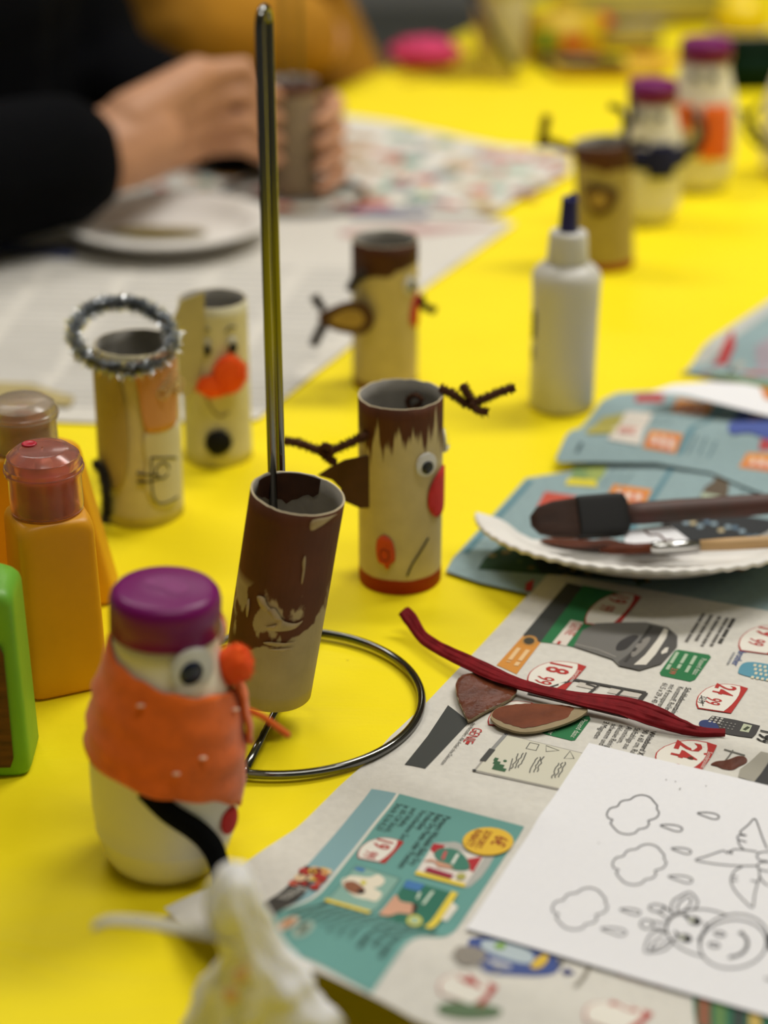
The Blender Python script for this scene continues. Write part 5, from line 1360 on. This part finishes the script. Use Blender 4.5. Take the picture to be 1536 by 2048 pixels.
part('handle', setmesh('handle', *boxloft([(.050, .0055, .0046, 1), (.060, .0060, .0052, 1), (.080, .0062, .0054, 1), (.12, .0058, .0050, 1), (.19, .0046, .0042, 1), (.215, .0030, .0028, 1)], 24), mat('stained_dark_handle', (62, 54, 48), .55, var=.35, vscale=40, rgb2=(88, 50, 44))), bru)
sl = G(1262, 1098, .0190); s2 = G(1536, 1084, .0240); sd = (s2 - sl).normalized()
br2 = thing('paint_brush', 'small round brush with silver ferrule and pale wooden handle', 'brush', sl); br2.rotation_mode = 'QUATERNION'
br2.rotation_quaternion = orient((0, 0, 0), sd, (0, -.3, 1)).to_quaternion()
part('bristles', setmesh('bristles', *boxloft([(-.016, .0008, .0008, 1), (-.010, .0024, .0022, 1), (0, .0030, .0026, 1), (.012, .0028, .0026, 1)], 20), m_paint), br2)
part('ferrule', setmesh('ferrule', *boxloft([(.010, .0031, .0029, 1), (.014, .0033, .0031, 1), (.0205, .0032, .0031, 1), (.021, .0034, .0033, 1), (.022, .0032, .0031, 1), (.035, .0030, .0030, 1)], 24), mat('silver_ferrule', (200, 200, 200), .18, 1.0)), br2)
part('handle', setmesh('handle', *boxloft([(.034, .0028, .0028, 1), (.05, .0033, .0033, 1), (.09, .0032, .0032, 1), (.17, .0020, .0020, 1), (.185, .0010, .0010, 1)], 24), mat('pale_wood', (196, 160, 112), .55, var=.15, vscale=1, stretch=(20, 400, 400))), br2)
# plate on the left newspaper
p2_ = G(338, 446, .016); pl2 = thing('paper_plate', 'blurred white paper plate on the newspaper before the dark sleeve', 'plate', (p2_.x, p2_.y, .0045), 0, 'paper plates')
part('plate_body', plate_mesh('plate_body', .084, 0, 2 * PI), pl2)
V, Fc = [], []
pts = catmull([(-.052, .004, .0036), (-.030, -.012, .0036), (.005, -.014, .0036), (.030, -.004, .0036), (.020, .010, .0036), (-.02, .016, .0036)], 5, True)
part('plate_patch', setmesh('plate_patch', [Vector(p) for p in pts] + [sum(pts, Vector()) / len(pts) + Vector((0, 0, .001))], [(i, (i + 1) % len(pts), len(pts)) for i in range(len(pts))], mat('olive_tone', (120, 104, 30), .4)), pl2)  # flat olive patch on the plate floor

# ------------------------------------------------------------------ red ribbon and brown cut-out ears
m_rib = mat('red_crepe_ribbon', (124, 16, 24), 0.7, spec=0.2, var=.22, vscale=1, stretch=(220, 220, 220), bump=.35, bscale=1)
def ribbon():
    px = [(806, 1222, 11, .010), (822, 1240, 13, .008), (845, 1274, 11, .005), (880, 1298, 11, .0055), (930, 1322, 13, .0068), (985, 1348, 14, .0075), (1045, 1371, 12, .0075), (1110, 1388, 12, .0078), (1180, 1402, 16, .0082),
          (1250, 1414, 18, .0085), (1310, 1434, 17, .0085), (1360, 1453, 12, .0080), (1400, 1464, 7, .0075), (1450, 1466, 5, .0072)]
    c = catmull([Vector(G(x, y, z + .0012)) for x, y, w, z in px], 10); wd = catmull([Vector((w, 0, 0)) for x, y, w, z in px], 10); n = len(c); m = 15
    V, Fc = [], []
    for i in range(n):
        t = (c[min(n - 1, i + 1)] - c[max(0, i - 1)]).normalized(); s = Vector((0, 0, 1)).cross(t).normalized(); up = t.cross(s)
        tw = .5 + .35 * math.sin(i * .07); s_ = s * math.cos(tw) + up * math.sin(tw); u_ = s_.cross(t) * -1
        w = wd[i].x / 4400.0
        for k in range(m):
            f = k / (m - 1) * 2 - 1; pl_ = .0007 * math.cos(k * PI * .75 + .3 * math.sin(i * .11)) + .0004 * noise.noise(Vector((i * .2, k * .9, 0)))
            V.append(c[i] + s_ * w * f * 1.25 + up * (pl_ + .0012 * (1 - f * f)))
    B = len(V); V += [v - Vector((0, 0, .0003)) for v in V]
    for i in range(n - 1):
        for k in range(m - 1):
            a, b, c_, d = i * m + k, i * m + k + 1, (i + 1) * m + k + 1, (i + 1) * m + k; Fc.append((a, d, c_, b)); Fc.append((B + a, B + b, B + c_, B + d))
    o = Vector(G(1130, 1395, 0)); 
    ob = part('ribbon', setmesh('ribbon', V, Fc, m_rib, off=o)); ob.location = o
    tag(ob, 'long dark red crepe ribbon lying across the newspaper', 'ribbon')
ribbon()
m_cardbrown = mat('grey_brown_card', (150, 134, 104), .9, var=.1, vscale=150)
m_earpaint = mat('fresh_brown_paint', (116, 64, 42), 0.6, spec=0.15, var=.25, vscale=90, bump=.55, bscale=220)
m_wet = mat('wet_brown_paint', (98, 50, 30), 0.22, spec=0.45, var=.3, vscale=110, bump=.8, bscale=180)
def cutout(label, px, z, inner, m_p, tilt=0.0):
    pts = catmull([Vector(G(x, y, z)) for x, y in px], 5, True); c = sum(pts, Vector()) / len(pts); z0 = H_front(c.x, c.y) + .0004
    t = thing('card_ear', label, 'cut-out', (c.x, c.y, z0), 0, 'cut-out ears'); n = len(pts); th = .0011
    loc = [Vector((p.x - c.x, p.y - c.y, .0012 + .0010 * ((p.x - c.x) / .02) ** 2 * 1.0)) for p in pts]
    V = loc + [v + Vector((0, 0, th)) for v in loc] + [Vector((0, 0, .0012)), Vector((0, 0, .0012 + th))]; Fc = []
    for i in range(n):
        j = (i + 1) % n; Fc += [(i, j, j + n, i + n), (i + n, j + n, 2 * n + 1), (j, i, 2 * n)]
    part('card', sharp(setmesh('card', V, Fc, m_cardbrown), 40), t)
    ip = catmull([Vector(G(x, y, z)) for x, y in inner], 6, True); V, Fc = [], []; m = len(ip)
    for k in range(9):
        f = 1 - k / 8.5
        for p in ip:
            q = Vector((p.x - c.x, p.y - c.y, 0)) * f; jit = .0006 * noise.noise(Vector((p.x * 400, p.y * 400, 0))) if k == 0 else 0
            q += q.normalized() * jit; V.append(Vector((q.x, q.y, .0012 + th + .0010 * (q.x / .02) ** 2 + (.0002 if k == 0 else .0005 + .0003 * noise.noise(Vector((q.x * 200, q.y * 200, 4)))))))
    for k in range(8):
        for i in range(m): j = (i + 1) % m; Fc.append((k * m + i, k * m + j, (k + 1) * m + j, (k + 1) * m + i))
    Fc.append(tuple(8 * m + i for i in range(m)))
    part('paint', setmesh('paint', V, Fc, m_p), t)
e1 = [(912, 1368), (926, 1352), (960, 1346), (1000, 1350), (1028, 1368), (1034, 1384), (1018, 1402), (975, 1422), (940, 1442), (934, 1440), (922, 1416), (913, 1392)]
cutout('rounded cardboard ear coated in wet glossy brown paint', e1, .0052, [(973 + (x - 973) * .985, 1392 + (y - 1392) * .985) for x, y in e1], m_wet)
e2 = [(981, 1436), (1000, 1418), (1050, 1410), (1110, 1412), (1150, 1420), (1175, 1427), (1152, 1443), (1105, 1458), (1050, 1467), (1010, 1460), (988, 1450)]
cutout('long leaf shaped cardboard ear painted brown with bare tip', e2, .0052, [(984, 1435), (1001, 1419), (1050, 1410.5), (1110, 1413), (1142, 1419), (1146, 1426), (1134, 1440), (1100, 1449), (1050, 1459), (1018, 1453), (1000, 1448)], m_earpaint)

# ------------------------------------------------------------------ crumpled tissue in the foreground
m_tissue = mat('white_tissue', (240, 241, 246), 0.9, var=.03, vscale=40, bump=.25, bscale=200, sss=.5)
m_kraft = mat('greyed_paper', (184, 180, 162), .9, var=.06, vscale=40)
pt = G(505, 2140); ti = thing('tissue', 'crumpled white paper tissue at the near edge of the table', 'tissue', pt, 0.0)
lev = [(2185, 505, 175), (2140, 505, 168), (2080, 505, 150), (2030, 500, 138), (1985, 500, 122), (1950, 512, 108), (1925, 512, 88), (1895, 504, 74), (1860, 494, 70), (1815, 480, 66), (1775, 474, 54), (1750, 476, 34), (1742, 478, 8)]
V, Fc = [], []; sg = 84; zs = []
for (y, cx, hw) in lev:
    a = local_at(ti, cx, y); b = local_at(ti, cx + hw, y); zs.append((a.x, max(.0005, a.z), b.x - a.x))
zs[0] = (zs[0][0], .0004, zs[0][2])
dense = catmull([Vector(q) for q in zs], 5)
for (cx, z, r) in dense:
    for i in range(sg):
        a = 2 * PI * i / sg; d = Vector((math.sin(a), -math.cos(a), 0))
        n1 = noise.noise(Vector((d.x * 1.3, d.y * 1.3, z * 22 + 4))); n2 = abs(noise.noise(Vector((d.x * 2.1 + 7, d.y * 2.1, z * 44)))); n3 = abs(noise.noise(Vector((d.x * 4.5, d.y * 4.5 + 3, z * 100))))
        k = 1.08 + .46 * n1 - .40 * n2 - .20 * n3 + .06
        V.append(Vector((cx + d.x * r * k, d.y * r * k * .8, max(.0006, z + .004 * n1))))
nn = len(dense)
for j in range(nn - 1):
    for i in range(sg): k = (i + 1) % sg; Fc.append((j * sg + i, j * sg + k, (j + 1) * sg + k, (j + 1) * sg + i))
Fc.append(tuple((nn - 1) * sg + i for i in range(sg)))
part('crumple', setmesh('crumple', V, Fc, m_tissue), ti)
tp = [(460, 1868), (400, 1856), (340, 1846), (270, 1840), (215, 1842), (190, 1856)]; bp2 = [(470, 1890), (415, 1880), (350, 1868), (280, 1856), (220, 1852), (186, 1864)]
A_ = catmull([local_at(ti, x, y, .0) for x, y in tp], 6); B_ = catmull([local_at(ti, x, y, .010) for x, y in bp2], 6); V, Fc = [], []
for a, b in zip(A_, B_):
    for k in range(7):
        f = k / 6; V.append(a.lerp(b, f) + Vector((0, 0, .0025 * math.sin(f * PI))))
n7 = len(A_)
for i in range(n7 - 1):
    for k in range(6): Fc.append((i * 7 + k, i * 7 + k + 1, (i + 1) * 7 + k + 1, (i + 1) * 7 + k))
fl = part('torn_flap', setmesh('torn_flap', V, Fc, m_kraft), ti); md = fl.modifiers.new('thickness', 'SOLIDIFY'); md.thickness = .0005
for (x, y, s) in [(480, 1952, .0022), (462, 1990, .0026), (488, 1940, .0014)]:
    part('pink_spot', setmesh('pink_spot', *xf(ball(s, 10, 6, (1, .25, 1.4)), Matrix.Translation(local_at(ti, x, y, .0145))), mat('faint_pink_paint', (226, 190, 178), .8)), ti)

# ------------------------------------------------------------------ people
m_skin = mat('skin', (198, 146, 112), 0.55, sss=.12, var=.08, vscale=30)
m_black = mat('black_knit', (9, 10, 13), 0.95, var=.15, vscale=120, bump=.4, bscale=500, spec=.08)
m_must = mat('mustard_knit', (172, 120, 26), 0.95, var=.14, vscale=14, bump=.4, bscale=400)
m_trous = mat('dark_denim', (44, 50, 66), 0.9, var=.1, vscale=120)
m_hair = mat('dark_hair', (40, 28, 20), 0.6, var=.2, vscale=1, stretch=(200, 200, 20))
m_shoe = mat('dark_shoe', (30, 30, 32), .6)
fdir = Vector((.9155, -.4023, 0)); sdir = Vector((-.4023, -.9155, 0))      # facing the table; the person's right
def person(label, c, rs, re, rw, ls, le, lw, hands, m_sw, hair_label):
    """c: ground point under the hips. hands: list of finger chains per hand."""
    t = thing('person', label, 'person', (c.x, c.y, FLOOR)); off = Vector(t.location)
    hip = Vector((c.x, c.y, -.24)); chest = hip + fdir * .03 + Vector((0, 0, .40)); neck = chest + Vector((0, 0, .19)) + fdir * .02; head = neck + Vector((0, 0, .135)) + fdir * .045
    body = [(hip, .10, chest, .11), (neck - Vector((0, 0, .10)), .060, neck, .050), (neck, .048, head - Vector((0, 0, .05)), .05), (head - Vector((0, 0, .02)), .078, head + Vector((0, 0, .045)) - fdir * .015, .086),
            (head + fdir * .02 - Vector((0, 0, .075)), .046, head + fdir * .03 - Vector((0, 0, .05)), .05), (head + fdir * .082 + Vector((0, 0, .01)), .008, head + fdir * .096 - Vector((0, 0, .025)), .012),
            (head + sdir * .078, .012, head + sdir * .082 + Vector((0, 0, .025)), .013), (head - sdir * .078, .012, head - sdir * .082 + Vector((0, 0, .025)), .013),
            (chest + Vector((0, 0, .10)), .06, rs, .05), (chest + Vector((0, 0, .10)), .06, ls, .05),
            (rs, .045, re, .036), (re, .036, rw, .034), (ls, .045, le, .036), (le, .036, lw, .0255)]
    for s in (1, -1):
        k_ = hip + sdir * .1 * s + fdir * .40 + Vector((0, 0, .0)); a_ = Vector((k_.x, k_.y, FLOOR + .08)) - fdir * .03
        body += [(hip + sdir * .09 * s, .075, k_, .055), (k_, .054, a_, .036)]
    for h in hands: body += h
    part('body', organic('body', body, .0032 if len(hands) > 1 else .007, m_skin, 3, off), t)
    sw = [(hip - Vector((0, 0, .02)), .135, chest, .15), (hip + sdir * .05, .125, chest + sdir * .06, .135), (hip - sdir * .05, .125, chest - sdir * .06, .135), (chest + Vector((0, 0, .02)), .13, chest + Vector((0, 0, .13)), .085), (chest + Vector((0, 0, .11)), .085, rs, .074), (chest + Vector((0, 0, .11)), .085, ls, .074),
          (rs, .073, re, .060), (re, .064, re.lerp(rw, .80), .056), (ls, .073, le, .060), (le, .060, le.lerp(lw, .93), .044)]
    part('sweater', organic('sweater', sw, .008, m_sw, 4, off), t)
    tr = []
    for s in (1, -1):
        k_ = hip + sdir * .1 * s + fdir * .40; a_ = Vector((k_.x, k_.y, FLOOR + .10)) - fdir * .03
        tr += [(hip + sdir * .08 * s - Vector((0, 0, .03)), .105, k_, .07), (k_, .07, a_, .055)]
    part('trousers', organic('trousers', tr, .010, m_trous, 4, off), t)
    for s in (1, -1):
        f_ = hip + sdir * .1 * s + fdir * .36; f_ = Vector((f_.x, f_.y, FLOOR + .043))
        part('shoe', organic('shoe', [(f_ - fdir * .05, .04, f_ + fdir * .13, .036)], .008, m_shoe, 4, off), t)
    hr = [(head + Vector((0, 0, .05)) - fdir * .02, .095, head - fdir * .035, .088), (head - fdir * .05, .07, neck - fdir * .045 + Vector((0, 0, .02)), .05), (head + sdir * .05 - fdir * .02, .05, head + sdir * .055 - fdir * .03 - Vector((0, 0, .09)), .035), (head - sdir * .05 - fdir * .02, .05, head - sdir * .055 - fdir * .03 - Vector((0, 0, .09)), .035)]
    part('hair', organic('hair', hr, .007, m_hair, 4, off), t)
    for s in (1, -1):
        ey = head + fdir * .082 + sdir * .030 * s + Vector((0, 0, .010))
        part('eye', setmesh('eye', *xf(ball(.010, 14, 8), Matrix.Translation(ey - off)), m_eye_b), t)
    mo = [head + fdir * .083 + sdir * x - Vector((0, 0, .058 - 4 * x * x)) - off for x in (-.02, -.01, 0, .01, .02)]
    part('mouth', setmesh('mouth', *sweep(catmull(mo, 4), .004, 8), mat('lip', (160, 90, 80), .5)), t)
    # stool
    so_ = hip - Vector((0, 0, .12)); st_ = thing('stool', 'plain wooden stool on which ' + hair_label + ' sits', 'stool', (so_.x, so_.y, FLOOR))
    part('seat', setmesh('seat', *xf(lathe([(.001, -.028), (.155, -.028), (.165, -.02), (.165, -.006), (.158, 0), (.001, .001)], 40), Matrix.Translation((0, 0, so_.z - .02 - FLOOR))), m_wood), st_)
    for k in range(4):
        a = PI / 4 + k * PI / 2; part('leg', setmesh('leg', *sweep([Vector((.17 * math.cos(a), .17 * math.sin(a), 0)), Vector((.11 * math.cos(a), .11 * math.sin(a), so_.z - .045 - FLOOR))], .015, 12), m_wood), st_)
    return t
# hands of the maker in black: the near hand reaches from the left, the far hand closes round the tube's right side
rw = P(212, 305, 1.47); TD = G(590, 402); TD.z = .0045
K_ = P(392, 222, 1.53); ac = Vector((.10, -.30, .95)).normalized()
def hand_right():
    seg = [(rw, .036, rw.lerp(K_, .35), .038)]
    kn = [K_ + ac * o for o in (.034, .012, -.011, -.032)]
    base_ = rw.lerp(K_, .25)
    for k in kn: seg.append((base_ + (k - K_) * .6, .024, k, .0165))
    tipz = [.098, .079, .060, .042]
    for i, k in enumerate(kn):
        pip = Vector((-.118 - .004 * (i == 3), 1.541 - .003 * i, k.z + .003 - .001 * i)); dip = Vector((-.1035, 1.5435, tipz[i] + .004)); tip = Vector((-.092, 1.5490, tipz[i]))
        r = (.0084, .0086, .0083, .0076)[i]; seg += [(k, .0125, pip, r), (pip, r, dip, r * .92), (dip, r * .92, tip, r * .80)]
    th0 = rw.lerp(K_, .30) + Vector((.008, .022, .006)); t1_ = Vector((-.142, 1.588, .092)); t2_ = Vector((-.108, 1.592, .090))
    seg += [(rw.lerp(K_, .15), .020, th0, .018), (th0, .017, t1_, .0125), (t1_, .012, t2_, .0098)]
    return seg
lw = Vector((-.128, 1.668, .036))
def hand_left():
    pm = Vector((-.072, 1.630, .050)); seg = [(lw, .025, pm, .022), (lw, .024, pm + Vector((.012, -.002, .012)), .018), (lw, .024, pm + Vector((.014, -.002, -.014)), .018)]
    zz = [.082, .062, .042, .023]
    for i, z in enumerate(zz):
        k = Vector((-.046, 1.612, z * .9 + .006)); pip = Vector((-.0405 + .001 * i, 1.582, z)); dip = Vector((-.0475, 1.558, z - .004)); tip = Vector((-.0565, 1.5485, z - .006)); r = (.0080, .0082, .0080, .0072)[i]
        seg += [(pm, .013, k, .0100), (k, .0095, pip, r), (pip, r, dip, r * .92), (dip, r * .92, tip, r * .8)]
    t1_ = Vector((-.092, 1.606, .078)); t2_ = Vector((-.088, 1.594, .094)); seg += [(pm, .017, t1_, .0125), (t1_, .012, t2_, .0095)]
    return seg
hipA = Vector((-.465, 1.665, 0)); chA = hipA + fdir * .03
rsA = chA + sdir * .175 + Vector((0, 0, .285)); lsA = chA - sdir * .175 + Vector((0, 0, .285))
person('person in a black sweater holding a cardboard tube with both hands', hipA, rsA, Vector((-.405, 1.335, .064)), rw, lsA, Vector((-.285, 1.800, .062)), lw, [hand_right(), hand_left()], m_black, 'the person in black')
# held tube on a second wire stand
ws2 = wire_stand('blurred chrome wire stand inside the hand held tube', Vector((TD.x, TD.y, .0045)), .35, 'wire stands')
ht = thing('painted_tube', 'blurred grey cardboard tube with brown rim held between two hands', 'cardboard tube', Vector((TD.x, TD.y, .0092)), face_cam(TD))
roll(ht, .0212, .098, painted('grey_card_brown_rim', (150, 132, 106), (84, 36, 16), .0875, .002, 0, 800, (40, 40, 20)), mat('grey_tube_inside', (150, 146, 142), .85), seed=12)

# neighbour in mustard
hipB = Vector((-.255, 2.215, 0)); chB = hipB + fdir * .03
rsB = chB + sdir * .175 + Vector((0, 0, .285)); lsB = chB - sdir * .175 + Vector((0, 0, .285))
reB = Vector((-.215, 2.010, .085)); rwB = Vector((-.075, 2.085, .046)); leB = Vector((-.10, 2.46, .02)); lwB = Vector((-.02, 2.40, -.10))
def mitten(w, d):
    d = d.normalized(); sd_ = d.cross(Vector((0, 0, 1))).normalized(); pm = w + d * .055 - Vector((0, 0, .016)); seg = [(w, .024, pm, .021)]
    for i, o in enumerate((-.026, -.009, .009, .026)):
        k = pm + d * .030 + sd_ * o; a = k + d * .034 - Vector((0, 0, .002)); b = a + d * .024 - Vector((0, 0, .008)); r = (.0082, .0095, .0097, .009)[i]; seg += [(pm + sd_ * o * .6, .016, k, .0115), (k, .011, a, r), (a, r, b, r * .8)]
    t1_ = pm + sd_ * .038 + d * .012; seg += [(w + d * .025, .017, t1_, .0125), (t1_, .012, t1_ + d * .03 + sd_ * .008 - Vector((0, 0, .006)), .0095)]
    return seg
person('person in a mustard yellow sweater sitting farther along the table', hipB, rsB, reB, rwB, lsB, leB, lwB, [mitten(lwB, Vector((.8, -.3, -.05)))], m_must, 'the person in mustard')

# ------------------------------------------------------------------ blurred craft supplies at the far end
def solid(name, label, cat, vf, m, loc, rot=0, group=None):
    o = part(name, setmesh(name, *vf, m)); o.location = loc; o.rotation_euler = (0, 0, rot); return tag(o, label, cat, group)
def crumple(r, sc, seed): 
    V, Fc = ball(r, 36, 20, sc, 0, 1, seed); out = []
    for v in V:
        d = v.normalized(); k = 1 - .5 * abs(noise.noise(d * 2.6 + Vector((seed, 0, 0)))) + .2 * noise.noise(d * 6 + Vector((0, seed, 0)))
        out.append(v * k)
    mz = min(v.z for v in out); return [v - Vector((0, 0, mz)) for v in out], Fc
solid('pink_tissue', 'crumpled pink crepe paper on the far left table edge', 'crepe paper', crumple(.046, (1.05, .7, .42), 3), mat('pink_crepe', (214, 62, 112), .8, var=.1, vscale=40), G(850, 138))
ya = thing('raffia_bundle', 'loose bundle of yellow raffia beside the pink crepe paper', 'raffia', G(920, 160), 0)
rg = random.Random(21)
for k in range(16):
    a = rg.uniform(-.5, .5); l = rg.uniform(.04, .07); o_ = Vector((rg.uniform(-.02, .02), rg.uniform(-.015, .015), .0016 + .0012 * (k % 6)))
    part('strand', setmesh('strand', *sweep(catmull([o_ + Vector((-l * math.cos(a), -l * math.sin(a), .0)), o_ + Vector((-.01, .004, .004)), o_ + Vector((.012, -.003, .006)), o_ + Vector((l * math.cos(a), l * math.sin(a) * .8, .0))], 6), .0011, 6), mat('yellow_raffia', (176, 150, 34), .7)), ya)
cup = thing('white_cup', 'beige white plastic cup with a black brush leaning on it at the far end', 'cup', G(1000, 128))
part('cup_body', setmesh('cup_body', *lathe([(.001, .001), (.026, 0), (.0275, .002), (.033, .075), (.0345, .092), (.0355, .093), (.0350, .094), (.0335, .092), (.032, .075), (.0265, .004), (.001, .003)], 40), mat('cream_plastic', (206, 198, 170), .5)), cup)
lb = thing('paint_brush', 'black brush leaning against the beige cup at the far end', 'brush', G(1030, 146))
part('handle', setmesh('handle', *sweep([Vector((0, 0, .003)), Vector((-.03, .004, .05)), Vector((-.052, .008, .095))], .0042, 12), m_eye_b), lb)
part('bristles', setmesh('bristles', *sweep([Vector((-.051, .008, .093)), Vector((-.058, .009, .108)), Vector((-.064, .010, .120))], lambda t: .006 * (1 - .6 * t), 10), m_fuzz_brown), lb)
def rbox(hx, hy, hz, r=.004):
    bm = bmesh.new(); bmesh.ops.create_cube(bm, size=2); bmesh.ops.scale(bm, vec=(hx, hy, hz), verts=bm.verts); bmesh.ops.translate(bm, vec=(0, 0, hz), verts=bm.verts)
    bmesh.ops.bevel(bm, geom=bm.edges[:], offset=r, segments=2, affect='EDGES'); bm.verts.index_update()
    V = [v.co.copy() for v in bm.verts]; Fc = [tuple(v.index for v in f.verts) for f in bm.faces]; bm.free(); return V, Fc
m_yel = mat('yellow_packaging', (214, 178, 20), .5, var=.1, vscale=20); m_olive = mat('olive_yellow_bag', (160, 142, 40), .6, var=.15, vscale=20, bump=.3, bscale=40)
bx = thing('craft_box', 'yellow craft supply box with orange and green print at the far end', 'box', G(1125, 120), .2)
part('box_body', setmesh('box_body', *rbox(.042, .028, .028), m_yel), bx)
for (x, z, w_, h_, col) in [(.004, .026, .014, .010, (214, 110, 40)), (-.030, .030, .009, .012, (110, 150, 40)), (.028, .016, .008, .008, (206, 140, 30))]:
    part('box_print', setmesh('box_print', [(x - w_, -.0284, z - h_), (x + w_, -.0284, z - h_), (x + w_, -.0284, z + h_), (x - w_, -.0284, z + h_)], [(0, 1, 2, 3)], ink(col), smooth=False), bx)
sb = thing('paper_bag', 'olive yellow flat bag lying behind the craft box at the far end', 'bag', G(1290, 42), .15)
part('bag_body', setmesh('bag_body', *rbox(.115, .05, .016, .008), m_olive), sb); part('bag_seam', setmesh('bag_seam', *xf(rbox(.006, .05, .017, .003), Matrix.Translation((-.112, 0, 0))), m_yel), sb)
mk = thing('marker_pen', 'black marker pen lying in front of the yellow craft box', 'marker', G(1160, 140), -.1)
part('barrel', setmesh('barrel', *[[Vector((v.z - .05, v.y, v.x + .0085)) for v in lathe([(.001, 0), (.0075, .001), (.0082, .006), (.0082, .066), (.0070, .068)], 24)[0]], lathe([(.001, 0), (.0075, .001), (.0082, .006), (.0082, .066), (.0070, .068)], 24)[1]], m_eye_b), mk)
part('pen_cap', setmesh('pen_cap', *[[Vector((v.z + .016, v.y, v.x + .0085)) for v in lathe([(.0084, 0), (.0084, .03), (.006, .036), (.001, .0365)], 24)[0]], lathe([(.0084, 0), (.0084, .03), (.006, .036), (.001, .0365)], 24)[1]], m_fuzz_black), mk)
yt = thing('tray', 'shallow yellow tray with craft scraps at the far end', 'tray', G(1215, 150), .05)
part('tray_body', setmesh('tray_body', *squircle_loft([(.060, .028, .3, 0), (.066, .033, .3, .010), (.067, .034, .3, .011), (.064, .031, .3, .010), (.058, .027, .3, .002)], 48), m_yel), yt)
sr = thing('scissors', 'red handled scissors lying open among the far craft supplies', 'scissors', G(1245, 95), 0)
for s in (1, -1):
    ringp = [Vector((-.035 + .016 * math.cos(2 * PI * k / 24), .014 * s + .011 * math.sin(2 * PI * k / 24), .034)) for k in range(24)]
    part('finger_ring', setmesh('finger_ring', *sweep(ringp, .0048, 10, True), mat('red_handle', (206, 40, 20), .4)), sr)
    part('blade', setmesh('blade', *xf(rbox(.038, .0045, .0012, .0008), Matrix.Translation((.025, 0, .032)) @ Matrix.Rotation(.18 * s, 4, 'Z')), m_steel), sr)
part('pouch', setmesh('pouch', *rbox(.045, .026, .014, .006), mat('grey_yellow_pouch', (170, 150, 60), .7, var=.1, vscale=30)), sr)
of = solid('felt_strip', 'orange felt strip trailing from the red scissors', 'felt', xf(rbox(.040, .010, .0015, .001), Matrix.Identity(4)), mat('pale_orange_felt', (222, 128, 66), .9), G(1320, 118, 0) + Vector((0, 0, .0)), -.45)
cp2 = thing('yarn_cup', 'white paper cup holding a yellow ball in the top right corner', 'cup', G(1478, 112))
part('cup_body', setmesh('cup_body', *lathe([(.001, .001), (.030, 0), (.037, .030), (.0385, .0305), (.0375, .032), (.036, .030), (.029, .003), (.001, .003)], 40), mat('white_cup_card', (206, 200, 188), .6)), cp2)
yb = solid('yellow_ball', 'glossy bright yellow ball sitting in the white cup at the top right', 'ball', ball(.033, 32, 20), mat('yellow_ball', (236, 206, 14), .35, var=.03, vscale=30), G(1478, 112) + Vector((0, 0, .044)))
gb = thing('green_box', 'dark green box standing behind the blurred snowman bottles', 'box', G(1505, 175), .1)
part('box_body', setmesh('box_body', *rbox(.034, .02, .022, .004), mat('dark_green_card', (6, 32, 18), .7, spec=.1)), gb); part('lid', setmesh('lid', *xf(rbox(.035, .021, .006, .002), Matrix.Translation((0, 0, .042))), mat('dark_green_lid', (6, 30, 18), .7, spec=.1)), gb)
